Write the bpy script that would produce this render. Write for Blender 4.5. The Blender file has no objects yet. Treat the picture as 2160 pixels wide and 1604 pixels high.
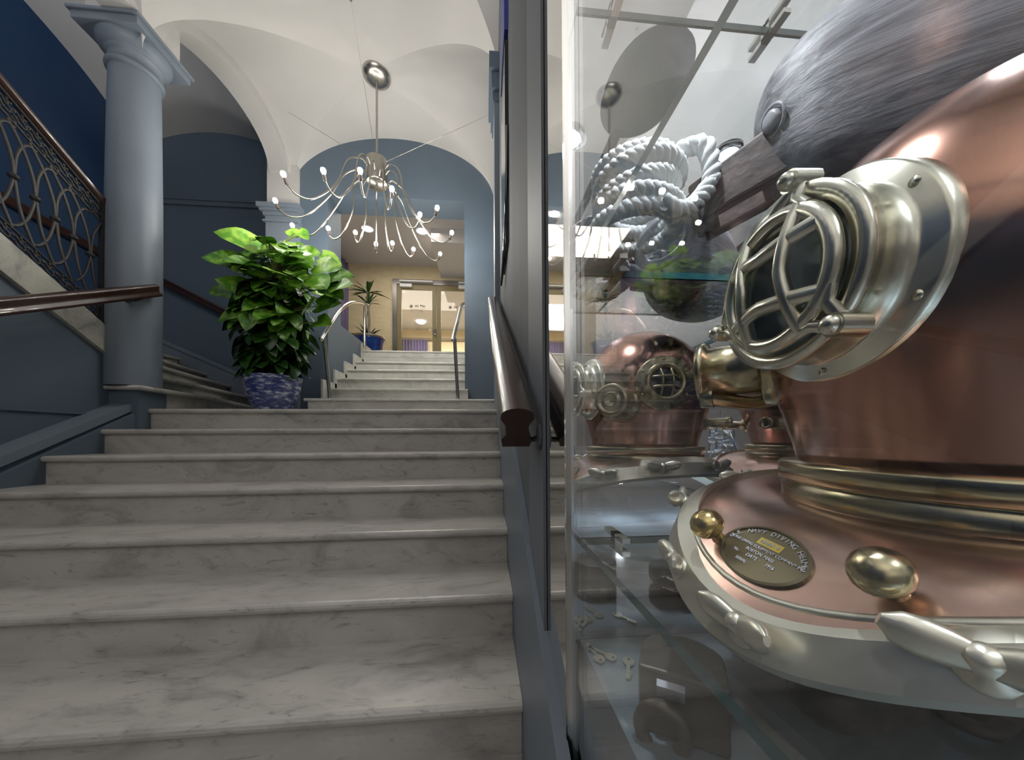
import bpy, math, random
from math import sin, cos, pi, sqrt, tan, atan
from mathutils import Vector, Matrix, Quaternion

# ------------------------------------------------------------------ camera, world, exposure
CZ = 1.245                       # height of the camera above the lobby floor; geometry below is written relative to the camera
S = bpy.context.scene
F, YAW, PIT, ROL = 700.0, .0842, .0096, -.005
cam = bpy.data.cameras.new('camera'); co = bpy.data.objects.new('camera', cam); S.collection.objects.link(co)
r0 = Vector((cos(YAW), -sin(YAW), 0)); f0 = Vector((sin(YAW), cos(YAW), 0)); z0 = Vector((0, 0, 1))
fw = cos(PIT)*f0 + sin(PIT)*z0; up0 = cos(PIT)*z0 - sin(PIT)*f0
rt = cos(ROL)*r0 + sin(ROL)*up0; up = cos(ROL)*up0 - sin(ROL)*r0
co.matrix_world = Matrix(((rt.x, up.x, -fw.x, 0), (rt.y, up.y, -fw.y, 0), (rt.z, up.z, -fw.z, CZ), (0, 0, 0, 1)))
cam.sensor_width = 36; cam.lens = 36*F/2160; cam.shift_y = (915.7-802)/2160; cam.clip_start = .01; cam.clip_end = 60
S.camera = co
w = bpy.data.worlds.new('world'); S.world = w; w.use_nodes = True
w.node_tree.nodes['Background'].inputs[0].default_value = (.75, .8, .9, 1); w.node_tree.nodes['Background'].inputs[1].default_value = .3
S.view_settings.view_transform = 'Standard'; S.view_settings.look = 'None'; S.view_settings.gamma = 1
S.view_settings.use_curve_mapping = False; S.view_settings.exposure = 0.12
S.cycles.max_bounces = 12; S.cycles.glossy_bounces = 6; S.cycles.transparent_max_bounces = 20
S.cycles.sample_clamp_indirect = 4.0; S.cycles.use_denoising = True; S.cycles.caustics_reflective = False

def area_light(name, loc, sx, sy, power, col, rot=(0, 0, 0)):
    l = bpy.data.lights.new(name, 'AREA'); l.shape = 'RECTANGLE'; l.size = sx; l.size_y = sy; l.energy = power; l.color = col
    o = bpy.data.objects.new(name, l); S.collection.objects.link(o); o.location = (loc[0], loc[1], loc[2]+CZ); o.rotation_euler = rot
    return o
# upward fills added in lobby and stair well, then ceiling light of upper rooms
LOBBY_FILL = area_light('lobby_fill', (-1.0, -2.2, 1.1), 3.0, 2.0, 185, (1, .98, .95), (pi, 0, 0))  # added fill aimed at the lobby ceiling, floats unseen behind the camera
area_light('well_fill', (-3.5, 1.2, 3.5), 1.0, 1.6, 26, (.80, .88, 1), (pi, 0, 0))  # added bluish fill facing up into the stair well vault, no fixture
area_light('upper_room_light', (-1.6, 6.0, 3.78), 1.6, 1.6, 34, (1, .93, .82))
area_light('back_room_light', (-1.2, 10.2, 3.7), 2.6, 2.2, 120, (1, .93, .80))

# ------------------------------------------------------------------ helpers
def V(*a): return Vector(a)
class MB:
    def __init__(s): s.v = []; s.f = []; s.m = []; s.s = []
    def add(s, vs, fs, m=0, sm=False):
        n = len(s.v); s.v += [Vector(p) for p in vs]
        for f in fs: s.f.append([i+n for i in f]); s.m.append(m); s.s.append(sm)
        return s
    def box(s, a, b, m=0):
        x0, y0, z0 = a; x1, y1, z1 = b
        return s.add([(x0,y0,z0),(x1,y0,z0),(x1,y1,z0),(x0,y1,z0),(x0,y0,z1),(x1,y0,z1),(x1,y1,z1),(x0,y1,z1)],
              [(0,3,2,1),(4,5,6,7),(0,1,5,4),(1,2,6,5),(2,3,7,6),(3,0,4,7)], m)
    def prism(s, poly, axis, a, b, m=0, sm=False):
        # poly in the two other axes (order kept), extruded along axis from a to b
        def P(u, v, t): return {'x': (t,u,v), 'y': (u,t,v), 'z': (u,v,t)}[axis]
        n = len(poly)
        vs = [P(u,v,a) for u,v in poly]+[P(u,v,b) for u,v in poly]
        fs = [tuple(range(n))[::-1], tuple(range(n,2*n))]+[(i,(i+1)%n,(i+1)%n+n,i+n) for i in range(n)]
        s.add(vs, fs[:2], m); s.add(vs, fs[2:], m, sm); return s
    def grid(s, fn, nu, nv, m=0, sm=True, cu=False, cv=False):
        vs = [fn(i/(nu if cu else nu-1) if nu>1 else 0, j/(nv if cv else nv-1)) for i in range(nu) for j in range(nv)]
        fs = []
        for i in range(nu if cu else nu-1):
            for j in range(nv if cv else nv-1):
                a=i*nv+j; b=((i+1)%nu)*nv+j; c=((i+1)%nu)*nv+(j+1)%nv; d=i*nv+(j+1)%nv
                fs.append((a,b,c,d))
        return s.add(vs, fs, m, sm)
    def lathe(s, prof, c=(0,0,0), ax=(0,0,1), n=32, m=0, sm=True, caps=True):
        q = V(0,0,1).rotation_difference(Vector(ax).normalized()); c = Vector(c)
        vs = []; 
        for r, z in prof:
            for k in range(n):
                a = 2*pi*k/n; vs.append(c+q@V(r*cos(a), r*sin(a), z))
        fs = [(j*n+k, j*n+(k+1)%n, (j+1)*n+(k+1)%n, (j+1)*n+k) for j in range(len(prof)-1) for k in range(n)]
        s.add(vs, fs, m, sm)
        for j, fl in ((0, True), (len(prof)-1, False)):
            if caps and prof[j][0] > 1e-5:
                ring = [j*n+k for k in range(n)]
                s.add([vs[i] for i in ring], [tuple(range(n))[::-1] if fl else tuple(range(n))], m, False)
        return s
    def tube(s, pts, r, n=8, m=0, closed=False, cap=True, sx=1):
        pts = [Vector(p) for p in pts]; N = len(pts); rs = r if isinstance(r, (list, tuple)) else [r]*N
        t0 = (pts[1]-pts[0]).normalized(); ref = V(0,0,1) if abs(t0.z) < .9 else V(1,0,0)
        nrm = (ref - t0*ref.dot(t0)).normalized(); vs = []; pt = t0
        for i, p in enumerate(pts):
            if closed: t = (pts[(i+1)%N]-pts[i-1]).normalized()
            else: t = (pts[min(i+1,N-1)]-pts[max(i-1,0)]).normalized()
            nrm = (pt.rotation_difference(t)@nrm); nrm = (nrm-t*nrm.dot(t)).normalized(); pt = t; b = t.cross(nrm)
            for k in range(n):
                a = 2*pi*k/n; vs.append(p+(nrm*cos(a)+b*sin(a)*sx)*rs[i])
        M = N if closed else N-1
        fs = [(i*n+k, i*n+(k+1)%n, ((i+1)%N)*n+(k+1)%n, ((i+1)%N)*n+k) for i in range(M) for k in range(n)]
        s.add(vs, fs, m, True)
        if cap and not closed:
            s.add(vs[:n], [tuple(range(n))[::-1]], m); s.add(vs[-n:], [tuple(range(n))], m)
        return s
    def ball(s, c, r, n=16, m=0, q=None):
        r = r if isinstance(r, (list, tuple)) else (r, r, r); c = Vector(c); q = q or Quaternion()
        return s.grid(lambda u, v: c+q@V(r[0]*cos(2*pi*u)*sin(pi*v), r[1]*sin(2*pi*u)*sin(pi*v), -r[2]*cos(pi*v)), n, n//2+1, m, True, cu=True)
    def torus(s, c, R, r, ax=(0,0,1), n=32, k=8, m=0):
        q = V(0,0,1).rotation_difference(Vector(ax).normalized()); c = Vector(c)
        return s.tube([c+q@V(R*cos(2*pi*i/n), R*sin(2*pi*i/n), 0) for i in range(n)], r, k, m, closed=True)
    def xf(s, M, start=0):
        for i in range(start, len(s.v)): s.v[i] = M@s.v[i]
        return s
    def build(s, name, mat, parent=None, bevel=0):
        me = bpy.data.meshes.new(name); off = ORG.get(parent.name, V(0,0,0)) if parent else V(0,0,0)
        sh = V(0,0,CZ)-off
        me.from_pydata([tuple(v+sh) for v in s.v], [], s.f)
        for mt in (mat if isinstance(mat, (list, tuple)) else [mat]): me.materials.append(mt)
        me.polygons.foreach_set('material_index', s.m); me.polygons.foreach_set('use_smooth', s.s); me.update()
        o = bpy.data.objects.new(name, me); S.collection.objects.link(o)
        if parent: o.parent = parent; ORG[o.name] = off
        if bevel:
            b = o.modifiers.new('bevel', 'BEVEL'); b.width = bevel; b.segments = 2; b.limit_method = 'ANGLE'
        return o
ORG = {}
def tag(o, label=None, cat=None, group=None, kind=None):
    if label: o['label'] = label
    if cat: o['category'] = cat
    if group: o['group'] = group
    if kind: o['kind'] = kind
    return o
def thing(name, loc, label, cat, group=None, kind=None):
    o = bpy.data.objects.new(name, None); S.collection.objects.link(o); o.empty_display_size = .05
    p = V(loc[0], loc[1], loc[2]+CZ); o.location = p; ORG[o.name] = p
    return tag(o, label, cat, group, kind)
def struct(o, label=None): o['kind'] = 'structure'; (label and o.__setitem__('label', label)); return o
def dup(root, delta, rz=0, label=None, group=None):
    r = root.copy(); S.collection.objects.link(r); r.location = root.location+Vector(delta); r.rotation_euler.z = rz
    if label: r['label'] = label
    if group: r['group'] = group
    for ch in root.children:
        c = ch.copy(); S.collection.objects.link(c); c.parent = r
        for g in ch.children:
            d = g.copy(); S.collection.objects.link(d); d.parent = c
    return r
def crom(P, n=6, closed=False):
    P = [Vector(p) for p in P]; out = []; N = len(P)
    for i in range(N if closed else N-1):
        if closed: a, b, c, d = P[i-1], P[i], P[(i+1)%N], P[(i+2)%N]
        else: a, b, c, d = P[max(i-1,0)], P[i], P[i+1], P[min(i+2,N-1)]
        for k in range(n):
            t = k/n; out.append(.5*((2*b)+(c-a)*t+(2*a-5*b+4*c-d)*t*t+(3*b-a-3*c+d)*t**3))
    if not closed: out.append(P[-1])
    return out
# point of the place seen at photo pixel (x, y) on the plane X=, Y= or Z= (camera relative)
def at(x, y, X=None, Y=None, Z=None):
    u = (x-1080)/F; v = -(y-915.7)/F
    d = fw+rt*u+up*v
    t = X/d.x if X is not None else Y/d.y if Y is not None else Z/d.z
    return d*t

# ------------------------------------------------------------------ materials
def mat(name, col=(.5,.5,.5), rough=.5, metal=0, spec=.5, noise=None, bump=None, emis=None, coat=0):
    m = bpy.data.materials.new(name); m.use_nodes = True; nt = m.node_tree; b = nt.nodes['Principled BSDF']
    b.inputs['Base Color'].default_value = (*col, 1); b.inputs['Roughness'].default_value = rough; b.inputs['Metallic'].default_value = metal
    b.inputs['Specular IOR Level'].default_value = spec
    if coat: b.inputs['Coat Weight'].default_value = coat; b.inputs['Coat Roughness'].default_value = .08
    tc = nt.nodes.new('ShaderNodeTexCoord')
    if noise:   # (scale, other colour, detail, (stretch), lo, hi)
        sc, c2, det, st, lo, hi = noise
        mp = nt.nodes.new('ShaderNodeMapping'); mp.inputs['Scale'].default_value = st; nt.links.new(tc.outputs['Object'], mp.inputs[0])
        n = nt.nodes.new('ShaderNodeTexNoise'); n.inputs['Scale'].default_value = sc; n.inputs['Detail'].default_value = det; nt.links.new(mp.outputs[0], n.inputs['Vector'])
        r = nt.nodes.new('ShaderNodeValToRGB'); r.color_ramp.elements[0].position = lo; r.color_ramp.elements[1].position = hi
        r.color_ramp.elements[0].color = (*col, 1); r.color_ramp.elements[1].color = (*c2, 1)
        nt.links.new(n.outputs[0], r.inputs[0]); nt.links.new(r.outputs[0], b.inputs['Base Color'])
    if bump:
        n2 = nt.nodes.new('ShaderNodeTexNoise'); n2.inputs['Scale'].default_value = bump[0]; n2.inputs['Detail'].default_value = 4; nt.links.new(tc.outputs['Object'], n2.inputs['Vector'])
        bp = nt.nodes.new('ShaderNodeBump'); bp.inputs['Strength'].default_value = bump[1]; bp.inputs['Distance'].default_value = bump[2]
        nt.links.new(n2.outputs[0], bp.inputs['Height']); nt.links.new(bp.outputs[0], b.inputs['Normal'])
    if emis: b.inputs['Emission Color'].default_value = (*emis[0], 1); b.inputs['Emission Strength'].default_value = emis[1]
    return m
def thin_glass(name, tint, f0=.04, boost=1.0):
    m = bpy.data.materials.new(name); m.use_nodes = True; nt = m.node_tree; nt.nodes.clear()
    o = nt.nodes.new('ShaderNodeOutputMaterial'); t = nt.nodes.new('ShaderNodeBsdfTransparent'); t.inputs[0].default_value = (*tint, 1)
    g = nt.nodes.new('ShaderNodeBsdfGlossy'); g.inputs['Roughness'].default_value = 0; g.inputs[0].default_value = (1, 1, 1, 1)
    lw = nt.nodes.new('ShaderNodeLayerWeight'); lw.inputs[0].default_value = .5
    p = nt.nodes.new('ShaderNodeMath'); p.operation = 'POWER'; p.inputs[1].default_value = 5; nt.links.new(lw.outputs['Facing'], p.inputs[0])
    k = nt.nodes.new('ShaderNodeMath'); k.operation = 'MULTIPLY_ADD'; k.inputs[1].default_value = (1-f0)*boost; k.inputs[2].default_value = f0; nt.links.new(p.outputs[0], k.inputs[0])
    x = nt.nodes.new('ShaderNodeMixShader'); nt.links.new(k.outputs[0], x.inputs[0]); nt.links.new(t.outputs[0], x.inputs[1]); nt.links.new(g.outputs[0], x.inputs[2]); nt.links.new(x.outputs[0], o.inputs[0])
    return m
def marble(name, base, vein, rough=.22, sc=1.0):
    m = mat(name, base, rough); nt = m.node_tree; b = nt.nodes['Principled BSDF']; tc = nt.nodes['Texture Coordinate']
    mp = nt.nodes.new('ShaderNodeMapping'); mp.inputs['Scale'].default_value = (sc, 2.2*sc, 1.6*sc); mp.inputs['Rotation'].default_value = (.3, .5, .6); nt.links.new(tc.outputs['Object'], mp.inputs[0])
    n = nt.nodes.new('ShaderNodeTexNoise'); n.inputs['Scale'].default_value = 3.4; n.inputs['Detail'].default_value = 9; n.inputs['Roughness'].default_value = .62; n.inputs['Distortion'].default_value = .9; nt.links.new(mp.outputs[0], n.inputs['Vector'])
    r = nt.nodes.new('ShaderNodeValToRGB'); e = r.color_ramp.elements
    e[0].position = .30; e[0].color = (*vein, 1); e[1].position = .62; e[1].color = (*base, 1)
    k = e.new(.47); k.color = tuple(.25*a+.75*c for a, c in zip(vein, base))+(1,)
    nt.links.new(n.outputs[0], r.inputs[0])
    mp2 = nt.nodes.new('ShaderNodeMapping'); mp2.inputs['Scale'].default_value = (3*sc, 10*sc, 9*sc); mp2.inputs['Rotation'].default_value = (0, .35, .5); nt.links.new(tc.outputs['Object'], mp2.inputs[0])
    n2 = nt.nodes.new('ShaderNodeTexNoise'); n2.inputs['Scale'].default_value = 3; n2.inputs['Detail'].default_value = 6; n2.inputs['Roughness'].default_value = .7; n2.inputs['Distortion'].default_value = 1.5; nt.links.new(mp2.outputs[0], n2.inputs['Vector'])
    r2 = nt.nodes.new('ShaderNodeValToRGB'); r2.color_ramp.elements[0].position = .28; r2.color_ramp.elements[0].color = (.50, .50, .49, 1); r2.color_ramp.elements[1].position = .44; r2.color_ramp.elements[1].color = (1, 1, 1, 1); nt.links.new(n2.outputs[0], r2.inputs[0])
    mx = nt.nodes.new('ShaderNodeMixRGB'); mx.blend_type = 'MULTIPLY'; mx.inputs[0].default_value = 1; nt.links.new(r.outputs[0], mx.inputs[1]); nt.links.new(r2.outputs[0], mx.inputs[2])
    nt.links.new(mx.outputs[0], b.inputs['Base Color'])
    return m
PLASTER = mat('plaster', (.575, .555, .535), .85, spec=.2, noise=(1.2, (.53, .515, .50), 3, (1,1,1), .35, .65), bump=(18, .08, .004))
BLUEWALL = mat('blue_grey_paint', (.105, .142, .185), .5, spec=.35, noise=(1.0, (.118, .155, .197), 3, (1,1,1), .35, .65))
NAVY = mat('navy_paint', (.018, .050, .125), .6, spec=.25, noise=(.8, (.035, .068, .14), 2, (1,1,1), .35, .7))
LIGHTBLUE = mat('pale_blue_paint', (.195, .230, .275), .45, spec=.35, noise=(1.5, (.180, .215, .258), 3, (1,1,1), .35, .65))
GREYWOOD = mat('grey_painted_wood', (.10, .11, .125), .75, noise=(3.0, (.14, .15, .17), 5, (1, 1, .12), .3, .7))
MARBLE = marble('worn_marble', (.515, .495, .46), (.30, .29, .275), .30)
MARBLE2 = marble('white_marble', (.66, .65, .60), (.47, .46, .43), .16)
MARBLE3 = marble('stringer_marble', (.47, .46, .40), (.25, .245, .22), .4)
LOBBYFLOOR = mat('lobby_floor', (.22, .21, .20), .15, noise=(2, (.28, .27, .25), 5, (1,1,1), .3, .7))
WOOD = mat('dark_mahogany', (.030, .012, .009), .30, noise=(6, (.055, .022, .014), 4, (1, .15, 1), .3, .7), coat=.25)
IRON = mat('cast_iron', (.024, .023, .023), .55, metal=0, bump=(60, .15, .002))
STEEL = mat('polished_steel', (.62, .60, .57), .13, metal=1)
NICKEL = mat('brushed_nickel', (.50, .47, .42), .28, metal=1)
BULB = mat('lamp_glass_lit', (1, 1, 1), .3, emis=((1, .96, .88), 330))
COPPER = mat('polished_copper', (.60, .335, .255), .17, metal=1, noise=(2.5, (.50, .26, .19), 4, (1,1,1), .35, .7))
WINBRASS = mat('bright_tinned_brass', (.82, .79, .68), .24, metal=1, noise=(9, (.68, .64, .52), 4, (1,1,1), .35, .7), bump=(50, .12, .001))
COPPER2 = mat('pink_copper', (.70, .47, .40), .24, metal=1, noise=(5, (.60, .38, .31), 4, (1,1,1), .35, .7), bump=(40, .06, .001))
BRASS = mat('aged_brass', (.60, .53, .36), .22, metal=1, noise=(9, (.46, .39, .24), 4, (1,1,1), .35, .7), bump=(70, .08, .0008))
PALEBRASS = mat('tinned_brass', (.80, .77, .66), .33, metal=.80, noise=(9, (.68, .64, .53), 4, (1,1,1), .35, .7), bump=(50, .12, .001))
GOLDBRASS = mat('golden_brass', (.70, .52, .22), .2, metal=1)
DARKIN = mat('dark_inside', (.02, .018, .016), .7)
MIRROR = mat('silver_mirror', (.82, .82, .845), .012, metal=1)
GLASS = thin_glass('clear_glass', (.985, .99, .99), .045)
PORTGLASS = mat('porthole_glass', (.48, .56, .60), .22, metal=.55)
SHELFGLASS = thin_glass('shelf_glass', (.955, .975, .98), .05)
GLASSEDGE = mat('glass_edge', (.03, .12, .14), .12, spec=.8)
DECK = mat('grey_deck', (.19, .245, .29), .09, noise=(3, (.24, .29, .33), 3, (1,1,1), .3, .7), coat=.5)
def leafmat(name, c1, c2, sc=14):
    m = mat(name, c1, .32, spec=.5, noise=(sc, c2, 3, (1,1,1), .42, .62)); b = m.node_tree.nodes['Principled BSDF']; return m
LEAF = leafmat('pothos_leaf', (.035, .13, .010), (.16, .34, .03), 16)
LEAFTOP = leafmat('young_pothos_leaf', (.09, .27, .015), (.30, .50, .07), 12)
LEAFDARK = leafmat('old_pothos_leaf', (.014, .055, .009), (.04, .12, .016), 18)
STEM = mat('green_stem', (.17, .22, .05), .5)
BARK = mat('coir_pole', (.16, .10, .05), .9, bump=(60, .8, .01))
SOIL = mat('potting_soil', (.03, .022, .015), .95, bump=(60, .8, .01))
CREAM = mat('cream_wall', (.62, .50, .30), .7, noise=(5, (.70, .60, .40), 6, (1,1,2), .3, .7))
CREAM2 = mat('pale_cream_wall', (.80, .68, .45), .7)
CEILW = mat('white_ceiling', (.60, .565, .56), .8)
DOORPAINT = mat('olive_gold_door', (.235, .185, .085), .4)
FRAME = mat('grey_bronze_trim', (.18, .16, .15), .25, metal=.6, noise=(1.2, (.34, .33, .33), 2, (1,1,1), .35, .65))
VIOLET = mat('violet_curtain', (.16, .13, .24), .85, noise=(4, (.10, .08, .16), 2, (8, 8, .4), .3, .7))
BLUEPOT = mat('cobalt_glaze', (.008, .025, .17), .08, coat=.5, noise=(9, (.01, .09, .30), 4, (1,1,.4), .5, .8))
WHITEP = mat('white_paint', (.80, .80, .80), .4)
ROPE = mat('white_rope', (.90, .92, .92), .8, bump=(120, .5, .002))
TIMBER = mat('weathered_timber', (.15, .14, .15), .5, noise=(9, (.42, .41, .44), 8, (.12, 1.2, 1.5), .35, .7), bump=(30, .6, .004))
GREYTIMBER = mat('smooth_grey_timber', (.17, .175, .18), .6)
RUST = mat('rusty_iron', (.045, .036, .034), .55, metal=.4, noise=(22, (.15, .11, .10), 6, (1,1,1), .4, .75), bump=(80, .5, .002))
OLDIRON = mat('worn_brown_iron', (.13, .105, .085), .4, metal=.5, noise=(10, (.20, .17, .15), 5, (1,1,1), .35, .7), bump=(50, .2, .001))
TOOLSTEEL = mat('grey_forged_steel', (.38, .38, .42), .35, metal=.7, bump=(40, .15, .001))
SILVER = mat('bright_silver', (.85, .88, .9), .18, metal=1)
ENAMEL = mat('olive_label', (.20, .17, .10), .35, metal=.7)
LETTER = mat('white_lettering', (.85, .83, .88), .5)
GOLDLETTER = mat('gold_patch', (.75, .58, .12), .3, metal=.6)
BLACKGLOSS = mat('black_lacquer', (.008, .008, .010), .08, coat=1)
ROYAL = mat('royal_blue', (.02, .03, .20), .45)
SOLE = mat('worn_pale_wood', (.30, .25, .19), .6, noise=(10, (.22, .18, .13), 5, (1,.3,1), .4, .7))

def timber2():   # grain along the pulley block
    m = mat('grey_timber', (.3, .3, .32), .5); nt = m.node_tree; b = nt.nodes['Principled BSDF']; tc = nt.nodes['Texture Coordinate']
    m1 = nt.nodes.new('ShaderNodeMapping'); m1.inputs['Rotation'].default_value = (0, 0, math.radians(30)); m2 = nt.nodes.new('ShaderNodeMapping'); m2.inputs['Scale'].default_value = (5, 55, 70)
    nt.links.new(tc.outputs['Object'], m1.inputs[0]); nt.links.new(m1.outputs[0], m2.inputs[0])
    n = nt.nodes.new('ShaderNodeTexNoise'); n.inputs['Scale'].default_value = 1; n.inputs['Detail'].default_value = 8; n.inputs['Roughness'].default_value = .65; n.inputs['Distortion'].default_value = .6; nt.links.new(m2.outputs[0], n.inputs['Vector'])
    r = nt.nodes.new('ShaderNodeValToRGB'); e = r.color_ramp.elements; e[0].position = .36; e[0].color = (.055, .052, .058, 1); e[1].position = .66; e[1].color = (.30, .29, .31, 1); nt.links.new(n.outputs[0], r.inputs[0]); nt.links.new(r.outputs[0], b.inputs['Base Color'])
    bp = nt.nodes.new('ShaderNodeBump'); bp.inputs['Strength'].default_value = .7; bp.inputs['Distance'].default_value = .003; nt.links.new(n.outputs[0], bp.inputs['Height']); nt.links.new(bp.outputs[0], b.inputs['Normal'])
    return m
TIMBER2 = timber2()
def porcelain():
    m = mat('blue_white_porcelain', (.05, .08, .30), .12, coat=.6); nt = m.node_tree; b = nt.nodes['Principled BSDF']; tc = nt.nodes['Texture Coordinate']
    mp = nt.nodes.new('ShaderNodeMapping'); mp.inputs['Scale'].default_value = (1, 1, 3.2); nt.links.new(tc.outputs['Object'], mp.inputs[0])
    n = nt.nodes.new('ShaderNodeTexNoise'); n.inputs['Scale'].default_value = 11; n.inputs['Detail'].default_value = 10; n.inputs['Roughness'].default_value = .72; nt.links.new(mp.outputs[0], n.inputs['Vector'])
    r = nt.nodes.new('ShaderNodeValToRGB'); e = r.color_ramp.elements; e[0].position = .46; e[0].color = (.035, .050, .19, 1); e[1].position = .60; e[1].color = (.62, .65, .70, 1)
    k = e.new(.53); k.color = (.13, .16, .36, 1); nt.links.new(n.outputs[0], r.inputs[0])
    nt.links.new(r.outputs[0], b.inputs['Base Color']); return m
PORCELAIN = porcelain()

# ------------------------------------------------------------------ room shell
T, H, OV = .30, .1637, .025
YN = lambda k: 2.7383-T*k
ZN = lambda k: .2301-H*k
XL, XR = -2.5717, .1057
FLOOR = ZN(9)
o = MB().box((-4.7, -4.2, FLOOR-.12), (3.2, .36, FLOOR)).build('floor', LOBBYFLOOR); struct(o)
o = MB().box((-4.82, -4.2, FLOOR), (-4.62, 5.0, 5.0)).build('wall_left', NAVY); struct(o, 'dark navy stairwell wall left of the column')
o = MB().box((-4.7, -4.32, FLOOR), (3.2, -4.2, 3.6)).build('wall_front', PLASTER); struct(o)
o = MB().box((3.2, -4.3, FLOOR), (3.3, .6, 3.6)).build('wall_lobby', PLASTER); struct(o)
# back wall of the turning flight with string course, baseboard
YB = 4.85
o = MB().box((-4.7, YB, FLOOR), (-2.5, YB+.12, 5.0)).build('wall_back', BLUEWALL); struct(o, 'slate blue wall behind the turning stairs')
m = MB(); zc = (at(450, 434, Y=YB)).z
m.box((-4.7, YB-.03, zc-.02), (-2.45, YB, zc+.06)).box((-4.7, YB-.045, zc+.04), (-2.45, YB, zc+.065))
struct(m.build('trim_1', BLUEWALL), 'string course high on the slate wall')
# right wall beside the stairs
m = MB().box((.125, .665, FLOOR), (.62, .70, 5.0)).box((.125, .70, FLOOR), (.25, YB, 5.0)); struct(m.build('wall_right', GREYWOOD), 'grey painted wall right of the marble stairs')
m = MB().box((.119, .665, FLOOR), (.126, .875, 4.4)); struct(m.build('trim_11', mat('grey_blue_stile', (.17, .185, .215), .6)), 'lighter grey vertical board at the end of the right wall')
# arch wall with the opening to the upper room
YW, YW2 = 4.02, 4.37
OX0, OX1, OZ = -1.805, -.2265, at(850, 418, Y=YW).z
px0, px1 = at(560, 600, Y=3.96).x, at(628, 600, Y=3.96).x
m = MB().box((-2.2, YW, ZN(0)), (OX0, YW2, OZ)).box((OX1, YW, ZN(0)), (.3, YW2, OZ)).box((px1-.03, YW, OZ), (.3, YW2, 4.6))
struct(m.build('wall_arch', BLUEWALL), 'blue wall with the square opening to the upper room')
# pier with capital
px0, px1 = at(560, 600, Y=3.96).x, at(628, 600, Y=3.96).x
ZS, ZPC = 2.86, at(590, 431, Y=3.93).z
m = MB().box((px0, 3.96, ZN(0)), (px1, YB+.05, ZPC-.16)); struct(m.build('wall_pier', LIGHTBLUE), 'pale blue pier between the two openings')
m = MB()
for a, b, e in ((-.17, -.15, .022), (-.10, -.06, .02), (-.06, -.03, .045), (-.03, .02, .065), (-.15, -.10, .004)):
    m.box((px0-e, 3.96-e, ZPC+a-.02), (px1+e*.6, YB, ZPC+b-.02))
struct(m.build('trim_2', LIGHTBLUE), 'moulded capital of the pale blue pier')

struct(MB().box((px0+.01, 3.965, ZPC-.02), (px1-.01, YB, 4.4)).build('wall_pier_top', PLASTER), 'white wall above the pier capital')
# --- vaults
XC, XA, CROWN = -1.035, 1.17, 3.56
def el(t): return sqrt(max(0, 1-t*t))
def zv(x, y):
    yc, yb = (3.37, .75) if y > 2.62 else (1.05, 1.57)
    r = CROWN-ZS
    return ZS+r*max(el((x-XC)/XA), el((y-yc)/yb))
def vault(x0, x1, y0, y1, fn, nx, ny, name, label, cx=None):
    # sample densely, cosine spacing towards the springings
    m = MB()
    m.grid(lambda u, v: V(x0+(x1-x0)*(.5-.5*cos(pi*u)), y0+(y1-y0)*v, fn(x0+(x1-x0)*(.5-.5*cos(pi*u)), y0+(y1-y0)*v)), nx, ny, 0, False)
    n = len(m.v); m.add([V(p.x, p.y, p.z+.25) for p in m.v], [tuple(f[::-1]) for f in m.f], 0)
    o = m.build(name, PLASTER); return struct(o, label)
def nonuni(y0, y1): pass
def vault2(xs, ys, fn, name, label):
    nx, ny = len(xs), len(ys)
    m = MB(); vs = [V(x, y, fn(x, y)) for x in xs for y in ys]
    fs = [(i*ny+j, (i+1)*ny+j, (i+1)*ny+j+1, i*ny+j+1) for i in range(nx-1) for j in range(ny-1)]
    m.add(vs, [f[::-1] for f in fs], 0, True)
    o = m.build(name, PLASTER)
    return struct(o, label)
def cosp(a, b, n): return [a+(b-a)*(.5-.5*cos(pi*i/(n-1))) for i in range(n)]
def xlim(y):     # the bay narrows from the column line to the arch wall
    t = min(1, max(0, (y-2.62)/1.4)); return -2.48+(X0+2.48)*t, X1
def creased(x0, x1, y0, y1, fn, n, name, label):
    # groin vault patch built as four webs with sharp groins
    xc, yc = (x0+x1)/2, (y0+y1)/2; a, b = (x1-x0)/2, (y1-y0)/2; r = CROWN-ZS
    m = MB()
    for sgn in (1, -1):
        # webs above/below centre in y: z follows x; param s in [-1,1] across, t in [0,1] from groin to edge
        def f1(u, v, sgn=sgn):
            s = -cos(pi*u); y = yc+sgn*b*(abs(s)+(1-abs(s))*v); return V(xc+a*s, y, ZS+r*el(s))
        def f2(u, v, sgn=sgn):
            s = -cos(pi*u); x = xc+sgn*a*(abs(s)+(1-abs(s))*v); return V(x, yc+b*s, ZS+r*el(s))
        m.grid(f1, n, 8, 0, True); m.grid(f2, n, 8, 0, True)
    for p in m.v:
        l, r_ = xlim(p.y); p.x = l+(r_-l)*(p.x-x0)/(x1-x0)
    o = m.build(name, PLASTER); return struct(o, label)
X0, X1 = XC-XA, XC+XA
creased(X0, X1, 2.62, 4.02, None, 49, 'ceiling', 'white groin vault above the landing')
creased(X0, X1, -.5, 2.62, None, 49, 'ceiling_front', 'white groin vault above the lower steps')
o = MB().box((-4.7, -4.3, CROWN-.02), (3.3, -.48, CROWN+.1)).build('ceiling_lobby', PLASTER); struct(o)
o = MB().box((X1-.02, -.5, CROWN-.02), (3.3, .7, CROWN+.1)).build('ceiling_right', PLASTER); struct(o)
ZA = at(232, 20, Y=2.54).z      # top of the column
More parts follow.
